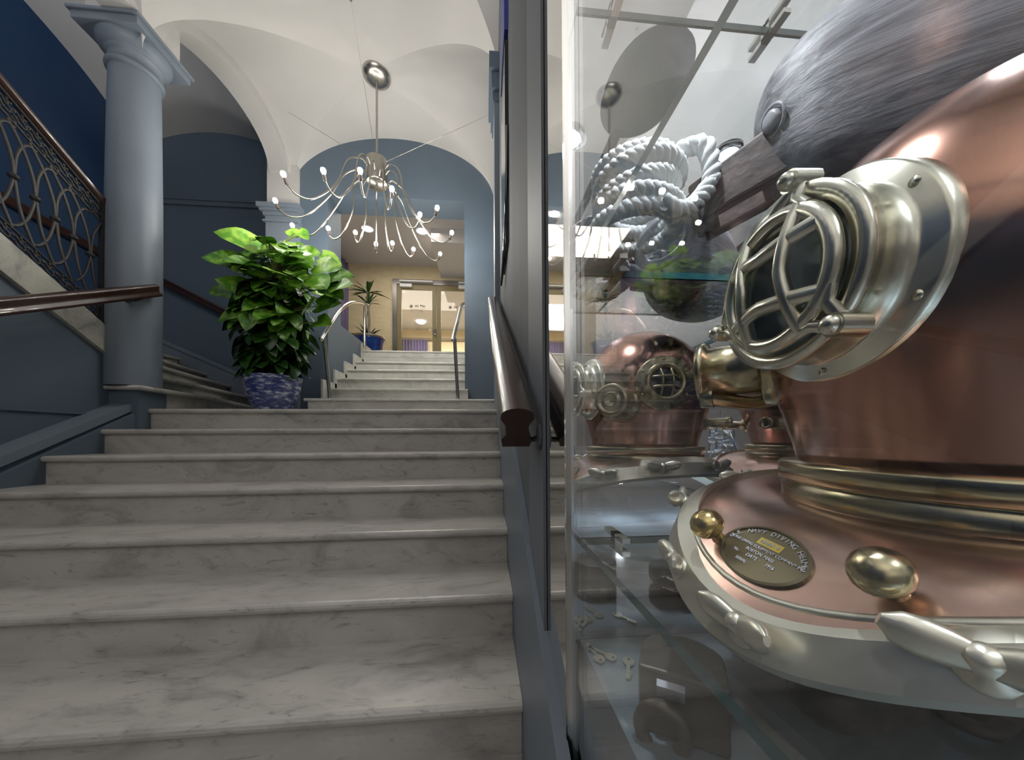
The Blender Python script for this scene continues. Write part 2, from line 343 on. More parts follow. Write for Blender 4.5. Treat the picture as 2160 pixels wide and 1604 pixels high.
# arch ribs in the plane of the columns
def rib(y0, y1, yc, b, rise, x0, x1, ztop, name, label):
    n = 28; pr = [(y0, ZA+.0), (y0, ztop), (y1, ztop), (y1, ZA+.0)]
    arc = [(yc+b*cos(pi*i/n), ZA+rise*sin(pi*i/n)) for i in range(n+1)]
    m = MB()
    # quads between arc and top line
    for x, fl in ((x0, 0), (x1, 1)):
        vs = [V(x, p[0], p[1]) for p in arc]+[V(x, min(max(p[0], y0), y1), ztop) for p in arc]
        fs = [(i, i+1, i+n+2, i+n+1) for i in range(n)]
        m.add(vs, [f if fl else f[::-1] for f in fs], 0)
        for ya, yb_ in ((y0, yc-b), (yc+b, y1)):
            m.add([V(x, ya, ZA), V(x, yb_, ZA), V(x, yb_, ztop), V(x, ya, ztop)], [(0,1,2,3) if fl else (3,2,1,0)], 0)
    vs = [V(x, p[0], p[1]) for x in (x0, x1) for p in arc]
    m.add(vs, [(i, i+1, i+n+2, i+n+1) for i in range(n)], 0, True)
    m.add([V(x0,y0,ZA), V(x1,y0,ZA), V(x1,yc-b,ZA), V(x0,yc-b,ZA)], [(0,1,2,3)])
    m.add([V(x0,yc+b,ZA), V(x1,yc+b,ZA), V(x1,y1,ZA), V(x0,y1,ZA)], [(0,1,2,3)])
    for p in m.v: p.x += max(0, p.y-2.62)*.19
    o = m.build(name, PLASTER); return struct(o, label)
rib(2.60, 3.97, 3.33, .60, .42, -2.66, -2.45, 4.6, 'trim_3', 'white arch between the column and the pale blue pier')
rib(-.4, 2.70, 1.05, 1.42, .50, -2.66, -2.45, 4.6, 'trim_4', 'white arch over the left side of the lower steps')
# left stair bay vault
def zl(x, y):
    r1 = 3.55+.66*el((x+3.65)/1.16)
    t = (y-2.9)/2.0
    r2 = 3.55+.98*(el(t) if y > 2.9 else 1)
    return max(r1, r2)
vault2(cosp(-4.81, -2.49, 41), cosp(-.5, 4.86, 61), zl, 'ceiling_stairwell', 'white vault above the turning stairs')
o = MB().box((-2.55, -.6, CROWN), (-2.5, 2.6, 5.0)).build('wall_upper', PLASTER); struct(o)
o = MB().box((-4.8, -.6, CROWN), (-2.5, -.5, 5.0)).build('wall_upper_front', PLASTER); struct(o)

# ------------------------------------------------------------------ main marble stairs
def tread_poly(y0, y1, z, th=.036, nose=.018):
    # (y, z) section with rounded nosing towards the camera
    return [(y1, z-th), (y0+nose, z-th)]+[(y0+nose-nose*sin(pi*i/6), z-th/2-th/2*cos(pi*i/6)) for i in range(1, 6)]+[(y0+nose, z), (y1, z)]
st = thing('marble_staircase', (-1.2, 1.2, FLOOR), 'wide flight of worn white marble steps filling the left foreground', 'staircase')
for k in range(9):
    y0 = YN(k); y1 = YN(k-1)+OV if k else 3.45
    y1 = y1+.012
    if k == 0:
        poly = tread_poly(y0, YW+.1, ZN(0)); MB().prism(poly, 'x', XL, XR).build('landing', MARBLE, st)
        MB().box((-3.1, y0+.06, ZN(0)-.06), (XL+.01, YB, ZN(0)-.002)).build('landing', MARBLE, st)
    else: MB().prism(tread_poly(y0, y1, ZN(k)), 'x', XL, XR).build('tread', MARBLE, st)
    zb = ZN(k+1) if k < 8 else FLOOR
    MB().box((XL+.02, y0+OV, zb-.02), (XR, y0+OV+.02, ZN(k)-.034)).build('riser', MARBLE, st)
# left parapet of the lower flight
ya, yb2 = .2, 2.74
zt = lambda y: .30+.53*(y-2.74)
m = MB().prism([(ya, FLOOR), (yb2, FLOOR), (yb2, zt(yb2)-.05), (ya, zt(ya)-.05)], 'x', -2.74, -2.60)
o = m.build('wall_parapet', BLUEWALL); struct(o, 'low blue side wall left of the marble steps')
m = MB().prism([(ya, zt(ya)-.055), (yb2, zt(yb2)-.055), (yb2, zt(yb2)), (ya, zt(ya))], 'x', -2.76, -2.575)
struct(m.build('trim_5', LIGHTBLUE, bevel=.012), 'pale blue sloping cap along the left of the steps')
m = MB().prism([(.2, FLOOR), (2.9, FLOOR), (2.9, ZN(0)), (2.74, ZN(0)), (.2, ZN(8)-.1)], 'x', -2.60, XL+.02)
struct(m.build('trim_6', BLUEWALL))
# right stringer board
zr = lambda y: -.755+.547*y
m = MB().prism([(.15, FLOOR), (3.4, FLOOR), (3.4, zr(3.4)), (.15, zr(.15))], 'x', .1065, .128)
struct(m.build('baseboard_right', LIGHTBLUE), 'pale grey blue sloping skirting board right of the steps')

# ------------------------------------------------------------------ upper flight
us = thing('upper_staircase', (-1, 4.3, ZN(0)), 'short flight of polished white marble steps up to the door', 'staircase')
Z1 = ZN(0)+H
uy = [3.42, 3.90, 4.20, 4.50, 4.80, 5.10]; uz = [Z1, .566, .735, .905, 1.075, 1.31]
ux0 = at(640, 840, Y=3.42).x
MB().prism(tread_poly(3.42, 3.95, Z1, .03), 'x', ux0, .125).build('tread', MARBLE2, us)
MB().box((ux0+.03, 3.445, ZN(0)), (.125, 4.0, Z1-.028)).build('riser', MARBLE2, us)
for i in range(1, 6):
    xa = OX0+.02 if i > 1 else at(690, 819, Y=3.9).x
    xb = OX1 if i > 1 else at(987, 819, Y=3.9).x
    y1 = uy[i+1]+.03 if i < 5 else 5.25
    MB().prism(tread_poly(uy[i], y1, uz[i], .03), 'x', xa, xb).build('tread', MARBLE2, us)
    MB().box((xa, uy[i]+.025, uz[i-1]-.02), (xb, uy[i]+.045, uz[i]-.028)).build('riser', MARBLE2, us)
m = MB()
for i in range(1, 6): m.box((OX0, uy[i]-.05, uz[i-1]-.01), (OX0+.022, uy[i]+.30, uz[i]+.09 if i < 5 else uz[i]+.09))
struct(m.build('trim_7', MARBLE2), 'stepped white marble skirting left of the upper flight')

# ------------------------------------------------------------------ upper room
ZR, ZRC, YR = 1.31, 3.86, 7.6
o = MB().box((-3.3, 5.12, ZR-.1), (2.2, 12.2, ZR)).build('floor_upper', MARBLE2); struct(o)
o = MB().box((-3.3, YB+.13, ZRC), (2.2, 12.2, ZRC+.1)).box((-2.2, YW2-.02, ZRC), (2.2, YB+.13, ZRC+.1)).build('ceiling_upper', CEILW); struct(o)
bx = at(930, 570, Y=YR).x
o = MB().box((bx, 6.2, ZRC-.24), (2.2, YR, ZRC)).build('trim_8', CEILW); struct(o, 'boxed ceiling drop in the upper room')
o = MB().box((OX0-.13, YW2, .0), (OX0, 5.6, ZR+.12)).build('wall_stair_side', BLUEWALL); struct(o)
o = MB().box((-3.3, YB+.14, ZR-.05), (-3.2, YR, ZRC)).build('wall_upper_left', CREAM); struct(o)
o = MB().box((2.1, YW2, ZR), (2.2, 12.2, ZRC)).build('wall_upper_right', CREAM); struct(o)
o = MB().box((OX1, YW2, .2), (OX1+.12, 5.4, ZR+1.0)).build('wall_stair_right', BLUEWALL); struct(o)
dx0, dx1 = at(830, 700, Y=YR).x, .06
dzt = at(880, 592, Y=YR).z
m = MB().box((-3.3, YR, ZR), (dx0, YR+.12, ZRC)).box((dx1, YR, ZR), (2.2, YR+.12, ZRC)).box((dx0, YR, dzt), (dx1, YR+.12, ZRC))
struct(m.build('wall_upper_back', CREAM), 'cream wall around the glazed double door')
# door
d1 = thing('door_1', ((dx0+dx1)/2, YR, ZR), 'olive gold glazed double door at the top of the stairs', 'door', kind='structure')
jx = at(838, 700, Y=YR).x
m = MB().box((dx0-.01, YR-.05, ZR), (jx, YR+.02, dzt)).box((dx1-.08, YR-.05, ZR), (dx1, YR+.02, dzt)).box((jx+.0005, YR-.05, dzt-.11), (dx1-.0805, YR+.02, dzt))
m.build('door_frame', FRAME, d1)
mid = at(921, 700, Y=YR).x; lx0, lx1 = jx, 2*mid-jx; topz = dzt-.11
def leaf(a, b, hand):
    g0, g1 = a+.10, b-.09
    f = MB().box((a+.002, YR-.03, ZR), (g0, YR+.01, topz-.003)).box((g1, YR-.03, ZR), (b-.002, YR+.01, topz-.003)).box((g0+.0005, YR-.03, topz-.11), (g1-.0005, YR+.01, topz)).box((g0+.0005, YR-.03, ZR), (g1-.0005, YR+.01, ZR+.12))
    l = f.build('door_leaf', DOORPAINT, d1)
    MB().box((g0, YR-.012, ZR+.12), (g1, YR-.006, topz-.11)).build('pane', GLASS, l)
    sx = (g0+g1)/2-.13; sz = at(870, 647, Y=YR).z; mk = MB()
    for i in range(16):
        a_ = 2*pi*i/16; L = .052 if i % 2 else .036
        mk.tube([(sx+.008*cos(a_), YR-.016, sz+.008*sin(a_)), (sx+L*cos(a_), YR-.016, sz+L*sin(a_))], .0022, 4)
    mk.lathe([(.0, -.002), (.009, -.002), (.009, .002), (0, .002)], (sx, YR-.016, sz), (0, -1, 0), 12)
    for i in range(3): mk.lathe([(.0, -.002), (.006, -.002), (.006, .002), (0, .002)], (sx+.24+.03*i, YR-.016, sz-.05), (0, -1, 0), 5)
    mk.build('emblem', DARKIN, l)
    txt('del Mar', (sx+.075, YR-.016, sz-.012), .078, (pi/2, 0, 0), 'lettering', DARKIN, l)
    return l
def txt(s, loc, size, rot, name, m, parent, M=None, ext=.0006, align='LEFT'):
    c = bpy.data.curves.new(name, 'FONT'); c.body = s; c.size = size; c.extrude = ext; c.align_x = align
    t = bpy.data.objects.new(name+'_src', c); me = bpy.data.meshes.new_from_object(t); me.name = name
    off = ORG[parent.name]
    if M is None:
        from mathutils import Euler
        M = Matrix.Translation(Vector(loc)) @ Euler(rot).to_matrix().to_4x4()
    me.transform(Matrix.Translation(V(0, 0, CZ)-off) @ M); me.materials.clear(); me.materials.append(m)
    o = bpy.data.objects.new(name, me); S.collection.objects.link(o); o.parent = parent; ORG[o.name] = off
    bpy.data.objects.remove(t); bpy.data.curves.remove(c); return o
leafL = leaf(lx0, mid, 1); leafR = leaf(mid, lx1, -1)
hx = mid-.03; hz = at(915, 699, Y=YR).z
MB().box((hx-.022, YR-.05, hz-.12), (hx+.022, YR-.03, hz+.03)).tube([(hx, YR-.04, hz), (hx, YR-.08, hz), (hx-.13, YR-.08, hz)], .011).lathe([(.0, 0), (.016, 0), (.016, .03), (0, .03)], (hx, YR-.05, hz-.08), (0, -1, 0), 16).build('door_handle', STEEL, leafL)
for lx, lf in ((jx+.10, leafL), (mid+.52, leafR)):
    MB().box((lx-.02, YR-.10, topz-.075), (lx+.24, YR-.03, topz-.01)).box((lx-.02, YR-.13, topz+.03), (lx+.7, YR-.05, topz+.055)).build('door_closer', WHITEP, d1)
# back room behind the glass
struct(MB().box((-3.3, 12.1, ZR), (2.2, 12.2, ZRC)).build('wall_far', CREAM2))
struct(MB().box((-3.3, YR+.12, ZR), (-3.2, 12.1, ZRC)).build('wall_far_left', CREAM2))
struct(MB().box((-3.2, 11.98, 3.47), (2.1, 12.1, 3.54)).build('trim_9', SOLE))
def curtain(name, x0, x1, y, zt_, zb, nf, amp, m, axis='x'):
    M_ = MB(); n = nf*8
    def fn(u, v):
        a = x0+(x1-x0)*u; d = amp*sin(2*pi*nf*u)*(1+.3*sin(7*u))
        return V(a, y+d, zb+(zt_-zb)*v) if axis == 'x' else V(y+d, a, zb+(zt_-zb)*v)
    M_.grid(fn, n, 4)
    o = M_.build(name, m); s = o.modifiers.new('solid', 'SOLIDIFY'); s.thickness = .006; return o
c = curtain('curtain', -2.85, -1.95, 11.8, 3.42, ZR+.03, 9, .04, VIOLET); tag(c, 'blue violet curtain in the back room seen through the glass door', 'curtain')
c = curtain('curtain', 6.45, 7.45, -2.92, 3.75, ZR+.02, 7, .035, VIOLET, 'y'); tag(c, 'tall violet curtain left of the opening above the upper steps', 'curtain')
for i, (x, y, lab) in enumerate(((775, 482, 'round ceiling downlight on the left above the glazed doors'), (890, 487, 'round ceiling downlight on the right above the glazed doors'))):
    p = at(x, y, Z=ZRC-.005)
    t = thing('ceiling_light', p, lab, 'light', 'round downlights in the upper room')
    MB().lathe([(.10, -.012), (.125, -.012), (.13, 0), (.10, 0), (.10, -.012)], p, n=32, caps=False).build('frame', WHITEP, t)
    MB().lathe([(0, -.006), (.10, -.006), (.10, 0)], p, n=32, caps=False).build('lens', mat('lit_lens', (.8,.8,1), .3, emis=((.78, .76, 1), 1.6)), t)
p = at(888, 679, Z=ZRC-.02)
t = thing('ceiling_light', p, 'lit oval ceiling lamp in the back room behind the glass door', 'light')
MB().lathe([(0, -.06), (.12, -.045), (.16, 0)], p, n=32).build('shade', mat('lit_shade', (1,1,1), .5, emis=((1,.97,.9), 3)), t)
p = at(879, 657, Z=ZRC-.01)
t = tag(MB().lathe([(.0, -.05), (.10, -.05), (.17, -.012), (.17, 0)], p, n=32).build('ceiling_speaker', CEILW), 'grey round ceiling speaker in the back room behind glass', 'speaker')  # round speaker on the back room ceiling
# dracaena in cobalt pot
pp = at(776, 742, Y=6.6); PX, PY = pp.x, 6.6
pt = thing('potted_dracaena', (PX, PY, ZR), 'spiky leaved plant in a cobalt blue pot left of the glazed door', 'plant')
MB().lathe([(.20, 0), (.25, .2), (.29, .50), (.31, .56), (.32, .61), (.285, .61), (.27, .55)], (PX, PY, ZR), n=40).build('pot', BLUEPOT, pt)
MB().torus((PX, PY, ZR+.60), .30, .025, n=40).build('pot_rim', OLDIRON, pt)
MB().lathe([(0, .57), (.27, .57), (.27, .5)], (PX, PY, ZR), n=24).build('soil', SOIL, pt)
MB().tube(crom([(PX, PY, ZR+.55), (PX+.03, PY, ZR+1.0), (PX-.01, PY, ZR+1.35), (PX+.02, PY, ZR+1.5)]), .022).tube(crom([(PX+.03, PY, ZR+.55), (PX-.03, PY, ZR+.95), (PX+.05, PY, ZR+1.3)]), .016).build('stem', SOLE, pt)
random.seed(5)
def strap(m, base, d, L, wd, droop, mi=0):
    base = Vector(base); d = Vector(d).normalized(); side = d.cross(V(0,0,1)).normalized()
    def fn(u, v):
        p = base+d*L*u+V(0,0,-droop*L*u*u); ww = wd*sin(pi*(.12+.88*u))**.7*(1 if u < .98 else .2)
        return p+side*ww*(v-.5)+V(0,0,-abs(v-.5)*ww*.3)
    m.grid(fn, 7, 3, mi)
m = MB()
for cz, n, L in ((.62, 22, .42), (1.50, 24, .40), (1.28, 12, .34)):
    for i in range(n):
        a = i*2.4+random.random(); e = random.uniform(.1, 1.3)
        strap(m, (PX+.02*cos(a), PY+.02*sin(a), ZR+cz), (cos(a)*cos(e), sin(a)*cos(e), sin(e)), L*random.uniform(.7, 1.1), .045, .35)
m.build('foliage', LEAFDARK, pt)

# ------------------------------------------------------------------ steel handrails of the upper flight
def steel_rail(name, pix, ylow, yhigh, label):
    bot = at(pix[0][0], pix[0][1], Y=ylow); x = bot.x
    rt_ = thing(name, (x, ylow, Z1), label, 'handrail', 'curved steel handrails')
    tp = at(pix[1][0], pix[1][1], Y=ylow-.10)
    MB().tube([(bot.x, ylow, Z1), tp], .019, 12).lathe([(.045, 0), (.045, .008), (.02, .012)], (bot.x, ylow, Z1), n=20).build('lower_post', STEEL, rt_)
    hp = at(pix[2][0], pix[2][1], Y=yhigh)
    MB().tube([(hp.x, yhigh, ZR), (hp.x, yhigh, hp.z)], .019, 12).build('upper_post', STEEL, rt_)
    pts = []
    ys = [ylow-.2, ylow-.08, ylow+.15, ylow+.45, ylow+.75, yhigh, yhigh+.08]
    for (qx, qy), y in zip(pix[3], ys): pts.append(at(qx, qy, Y=y))
    pts = crom(pts, 8); MB().tube(pts, .021, 12).ball(pts[0], .022, 12).ball(pts[-1], .022, 12).build('rail', STEEL, rt_)
steel_rail('steel_handrail', ((697, 838), (683, 712), (769, 648), ((677, 716), (684, 704), (700, 678), (716, 656), (740, 639), (768, 641), (777, 646))), 3.75, 4.97, 'curved polished steel handrail beside the big potted plant')
steel_rail('steel_handrail', ((966, 838), (959, 714), (984, 648), ((956, 718), (958, 706), (964, 682), (969, 660), (974, 644), (982, 641), (986, 646))), 3.75, 4.97, 'curved polished steel handrail at the right edge of the upper steps')

# ------------------------------------------------------------------ turning stairs behind the column
ts = thing('turning_staircase', (-3.1, 3.6, ZN(0)), 'winding marble steps between the column and the potted plant', 'staircase')
zk = lambda k: ZN(0)+H*k
inner = [(-2.52, 2.68), (-2.80, 2.80), (-3.0, 2.85), (-3.2, 2.85), (-3.38, 2.85), (-3.6, 2.8)]
noses = []
for k, pix in ((1, ((270.6, 806), (354, 820), (443.7, 836.5), (541.5, 859))), (2, ((350, 798), (430, 814), (523, 836))), (3, ((350, 775), (499, 816))), (4, ((350, 761), (440, 787))), (5, ((350, 748.5), (379, 755)))):
    pts = [at(x, y, Z=zk(k)) for x, y in pix]; noses.append(pts)
outer = [(-2.95, YB), (-3.12, YB), (-3.45, YB), (-3.76, YB), (-4.15, YB)]
rows = []
for k in range(5):
    P = [V(*inner[k], 0)]+[V(p.x, p.y, 0) for p in noses[k] if (p.y > 2.9 and p.y < 4.7)]+[V(*outer[k], 0)]
    rows.append(P)
for k in range(5):
    P = rows[k]; z = zk(k+1); Q = [(-4.62, YB), (-4.62, 2.5)]
    poly = [(p.x, p.y) for p in P]+Q
    MB().prism(poly, 'z', z-.034, z).build('tread', MARBLE, ts)
    # rounded nosing
    MB().tube([V(p.x, p.y, z-.017) for p in P], .0175, 8).build('nosing', MARBLE, ts)
    poly2 = [(p.x-.03, p.y) for p in P]+Q
    MB().prism(poly2, 'z', z-H-.01, z-.034).build('riser', MARBLE3, ts)
# base wall under the column and slab nosing toward the camera
nx0 = at(270.6, 806, Z=zk(1)); 
m = MB().prism([(-2.79, 2.66), (-2.53, 2.66), (-2.56, 2.93), (-2.79, 2.93)], 'z', FLOOR, zk(1)-.035); struct(m.build('wall_column_base', BLUEWALL), 'blue plinth under the column')
MB().tube([(-2.80, 2.64, zk(1)-.018), (-2.50, 2.64, zk(1)-.018), (-2.52, 2.9, zk(1)-.018)], .018, 8).prism([(-2.8, 2.64), (-2.5, 2.64), (-2.53, 2.95), (-2.8, 2.95)], 'z', zk(1)-.035, zk(1)).build('tread', MARBLE, ts)
# skirting on back wall following the turning stairs
a1, a2 = at(345, 716, Y=YB), at(530, 796, Y=YB); sl = (a2.z-a1.z)/(a2.x-a1.x)
zs = lambda x: a1.z+sl*(x-a1.x)
m = MB().prism([(-4.62, zs(-4.62)), (-2.6, max(zs(-2.6), .4)), (-2.6, 0), (-4.62, .4)], 'y', YB-.03, YB)
m.prism([(-4.62, zs(-4.62)), (-2.6, max(zs(-2.6), .4)), (-2.6, max(zs(-2.6), .4)-.055), (-4.62, zs(-4.62)-.055)], 'y', YB-.045, YB)
struct(m.build('baseboard_back', LIGHTBLUE), 'pale sloping skirting along the turning stairs')
def wood_rail(name, a, b, label, w_=.034, brackets=(), wall=None, cat='handrail'):
    a, b = Vector(a), Vector(b); t = thing(name, (a+b)/2, label, cat)
    d = (b-a).normalized(); side = d.cross(V(0,0,1)).normalized(); upv = side.cross(d)
    prof = []
    for i in range(9): q = pi*i/8; prof.append((w_*cos(q), .012+.016*sin(q)))
    prof += [(-w_, .004), (-w_*.72, -.010), (-w_*.66, -.030), (-w_*.95, -.042), (-w_*.85, -.058), (w_*.85, -.058), (w_*.95, -.042), (w_*.66, -.030), (w_*.72, -.010), (w_, .004)]
    n = len(prof); m = MB(); vs = [p+side*x+upv*z for p in (a, b) for x, z in prof]
    m.add(vs, [(i, (i+1) % n, (i+1) % n+n, i+n) for i in range(n)], 0, True); m.add(vs, [tuple(range(n))[::-1], tuple(range(n, 2*n))])
    m.build('rail', WOOD, t)
    for br in brackets:
        p = a+(b-a)*br[0]-upv*.058; q = Vector(br[1])
        MB().tube([p, (p*3+q)/4+V(0,0,-.012), (p+q)/2+V(0,0,-.016), (p+q*3)/4+V(0,0,-.010), q], .006, 8).build('bracket', IRON, t)
        MB().lathe([(0, 0), (.028, 0), (.028, .005), (0, .007)], q, br[2], 20).build('bracket_plate', GREYWOOD, t)
    return t
wr = at(300, 615, X=-2.46)
zrail = lambda y: -.36+.547*y
wood_rail('wooden_handrail', (-2.46, 1.0, zrail(1.0)+.02), (-2.46, 2.70, at(336, 612, X=-2.46).z), 'dark wooden handrail ending in front of the column', brackets=((.93, (-2.555, 2.60, at(300, 632, Y=2.6).z), (1, 0, 0)),))
ra, rb = at(345, 592, Y=YB-.07), at(528, 684, Y=YB-.07)
wood_rail('wooden_handrail', ra+(ra-rb)*.3, rb, 'dark wooden handrail on the slate wall left of the potted plant', .022, brackets=((.97, (rb.x-.05, YB, rb.z-.06), (0, -1, 0)),))
la, lb = at(-20, 398, X=-4.56), at(215, 532, X=-4.56)
wood_rail('wooden_handrail', la, lb, 'dark handrail on the navy wall behind the iron balustrade', .025)
zr_ = lambda y: -.307+.547*y
wood_rail('wooden_handrail', (.066, .655, at(1093, 868, Y=.655).z-.02), (.066, 2.45, at(1047, 628, Y=2.45).z-.02), 'thick dark mahogany handrail beside the glass cabinet', .033,
          brackets=((.04, (.119, .70, at(1140, 922, X=.118).z), (-1, 0, 0)), (.9, (.12, 2.2, .80), (-1, 0, 0))))

# ------------------------------------------------------------------ column
CX, CY = -2.655, 2.755
cl = thing('round_column', (CX, CY, zk(1)), 'tall pale blue round column with moulded capital', 'column')

R = .153
zb_, zt_ = zk(1), ZA-.075
MB().lathe([(R, zb_), (R, zb_+.9), (R*.985, zb_+1.4), (R*.93, zt_-.42), (R*.905, zt_-.20)], (CX, CY, 0), n=64).build('shaft', LIGHTBLUE, cl)
pr = [(R*.905, zt_-.20), (R*1.02, zt_-.195), (R*1.04, zt_-.18), (R*1.02, zt_-.165), (R*.93, zt_-.16), (R*.93, zt_-.10), (R*1.0, zt_-.095), (R*1.02, zt_-.085), (R*1.03, zt_-.07), (R*1.12, zt_-.065), (R*1.24, zt_-.045), (R*1.32, zt_-.015), (R*1.32, zt_)]
MB().lathe(pr, (CX, CY, 0), n=64).build('capital', LIGHTBLUE, cl)
hw = .215
MB().box((CX-hw, CY-hw, zt_), (CX+hw, CY+hw, ZA-.02)).box((CX-hw-.018, CY-hw-.018, ZA-.022), (CX+hw+.018, CY+hw+.018, ZA)).build('abacus', LIGHTBLUE, cl, bevel=.004)
struct(MB().box((CX-.17, CY-.17, ZA), (CX+.17, CY+.17, 4.4)).build('wall_impost', PLASTER), 'white impost above the column capital')
# pilaster on the right wall
pc = thing('wall_pilaster', (.10, 2.64, FLOOR), 'pale blue wall pilaster above the right handrail', 'pilaster')
MB().box((.088, 2.50, zr(2.5)), (.126, 2.80, 2.55)).build('shaft', LIGHTBLUE, pc)
MB().box((.078, 2.49, 2.55), (.126, 2.81, 2.62)).box((.068, 2.46, 2.62), (.126, 2.84, 2.74)).box((.05, 2.43, 2.74), (.126, 2.87, 2.86)).build('capital', BLUEWALL, pc)
# framed panel seen edge on
fp = thing('black_framed_panel', (.115, 1.75, .9), 'narrow black lacquered panel seen edge on beside the wall', 'picture')
MB().tube(crom([(.118, 1.58, 1.50), (.112, 1.62, 1.1), (.108, 1.75, .95), (.104, 1.95, .90)]), .008).box((.108, 1.60, .95), (.125, 1.93, 1.95)).build('frame', BLACKGLOSS, fp)
o = MB().box((.105, 1.58, 1.97), (.125, 1.9, 3.2)).build('blue_banner', ROYAL); tag(o, 'deep blue narrow panel hanging high on the right wall', 'banner')

# ------------------------------------------------------------------ stringer, iron balustrade and wall under the upper-left flight
XB = -2.70
s0, s1 = at(291, 746, X=XB), at(-30, 463, X=XB)
b0, b1 = at(291, 797, X=XB), at(-30, 545, X=XB)
def ext(p, q, k): return q+(q-p)*k
s2, b2 = ext(s0, s1, 1.7), ext(b0, b1, 1.7)
m = MB().prism([(b0.y, b0.z), (s0.y, s0.z), (s2.y, s2.z), (b2.y, b2.z)], 'x', XB-.22, XB)
o = m.build('marble_stringer', MARBLE3, bevel=.008); tag(o, 'sloping grey marble stringer under the iron balustrade', 'stringer')
m = MB().prism([(2.93, FLOOR), (2.93, b0.z-.05), (b0.y, b0.z+.03), (b2.y, b2.z+.03), (b2.y, FLOOR)], 'x', XB-.2, XB-.03)
struct(m.build('wall_underflight', BLUEWALL), 'blue wall under the marble stringer')
m = MB().box((XB-.031, b2.y, at(100, 866, X=XB).z-.012), (XB-.015, 2.8, at(100, 866, X=XB).z)); struct(m.build('trim_10', BLUEWALL))
# balustrade
r_0, r_1 = at(279, 487, X=XB), at(-30, 115, X=XB); r_2 = ext(r_0, r_1, 1.7)
def lineZ(p, q, y): return p.z+(q.z-p.z)*(y-p.y)/(q.y-p.y)
zS = lambda y: lineZ(s0, s2, y); zR_ = lambda y: lineZ(r_0, r_2, y)
bl = thing('iron_balustrade', (XB, 2.3, zS(2.3)), 'dark wrought iron balustrade with looping bars on the marble stringer', 'balustrade')
yN = at(224, 600, X=XB).y       # newel panel starts
yE = r_0.y; yS_ = s2.y+.1
FB = .10
def bar(m, y0, y1, off, fz, t=.006): m.tube([(XB-.04, y0, fz(y0)+off), (XB-.04, y1, fz(y1)+off)], t, 4)
m = MB(); bar(m, yS_, yE-.01, -.035, zR_, .012); bar(m, yS_, yE-.01, -.035-FB-.02, zR_, .010); m.build('top_band', IRON, bl)
m = MB(); bar(m, yS_, yE-.01, .012, zS, .008); bar(m, yS_, yE-.01, .022+FB, zS, .009); m.build('bottom_band', IRON, bl)
def scroll(m, c, r, a0, tw, dirn, n=12, th=.0065, sl=0):
    pts = []
    for i in range(n):
        t = i/(n-1); rr = r*(1-.75*t); a = a0+dirn*tw*t
        pts.append(V(XB-.04, c[0]+rr*cos(a), c[1]+rr*sin(a)+sl*rr*cos(a)))
    m.tube(pts, th, 5)
def frieze(fz, off0, name):
    m = MB(); y = yS_+.03; slp = (fz(1)-fz(0)); i = 0
    while y < yN-.01 if name != 'x' else False:
        zc_ = fz(y)+off0+FB/2
        scroll(m, (y-.016, zc_+.012), .028, .3, 5.5, 1, sl=slp); scroll(m, (y+.016, zc_-.012), .028, 3.4, 5.5, 1, sl=slp)
        scroll(m, (y+.02, zc_+.03), .015, 0, 5, -1, 8, .006, slp); scroll(m, (y-.02, zc_-.03), .015, 3, 5, -1, 8, .006, slp)
        for q in range(3): m.ball((XB-.04, y+(q-1)*.018, zc_+slp*(q-1)*.018+(-1)**q*.02), (.006, .008, .013), 8)
        y += .066; i += 1
    return m.build(name, IRON, bl)
frieze(zR_, -.055-FB+.005, 'top_frieze'); frieze(zS, .018, 'bottom_frieze')
sp = .0955; zlo = lambda y: zS(y)+.03+FB; zhi = lambda y: zR_(y)-.065-FB
def P(y, t): return V(XB-.04, y, zlo(y)*(1-t)+zhi(y)*t)
k0y = yN-.06
for i in range(17):
    yk = k0y-sp*i
    MB().tube(crom([P(yk-.125, 1), P(yk-.06, .87), P(yk-.012, .68), P(yk+.004, .48), P(yk+.03, .22), P(yk+.09, .0)], 5), .0115, 6, sx=.55).build('curved_bar', IRON, bl)
    MB().tube(crom([P(min(yk+.10, yN), .99), P(yk+.05, .93), P(yk+.012, .74), P(yk, .5), P(yk-.03, .24), P(yk-.07, .08), P(yk-.10, .02)], 5), .0105, 6, sx=.55).build('curved_bar', IRON, bl)
    MB().lathe([(.010, -.016), (.023, -.007), (.023, .007), (.010, .016)], P(yk, .5), (0, .4, 1), 10).build('collar', IRON, bl)
m = MB(); m.box((XB-.055, yN, zS(yN)), (XB-.02, yN+.022, zR_(yN)-.03)).box((XB-.05, yE-.02, zS(yE)), (XB-.025, yE, zR_(yE)-.03)); m.build('newel', IRON, bl)
m = MB()
ym = (yN+yE)/2+.01; zz = zS(ym)+.1
while zz < zR_(ym)-.12:
    scroll(m, (ym-.016, zz), .028, 0, 5.5, 1); scroll(m, (ym+.016, zz+.03), .028, 3.1, 5.5, -1)
    for q in range(6): a = q*pi/3; m.ball((XB-.04, ym+.018*cos(a), zz+.085+.018*sin(a)), (.005, .012, .012), 6)
    scroll(m, (ym+.025, zz+.075), .016, 1, 5, 1, 8); scroll(m, (ym-.025, zz+.07), .016, 2, 5, -1, 8)
    zz += .135
m.build('newel_panel', IRON, bl)
a, b = V(XB-.04, yE+.012, zR_(yE+.012)), V(XB-.04, yS_, zR_(yS_)); d = (b-a).normalized(); sd = V(1,0,0); uq = d.cross(sd)*-1
if uq.z < 0: uq = -uq
prof = [(.032*cos(pi*i/8), .004+.018*sin(pi*i/8)) for i in range(9)]+[(-.026, -.006), (-.026, -.022), (.026, -.022), (.026, -.006)]
n = len(prof); vs = [p+sd*x+uq*z for p in (a, b) for x, z in prof]
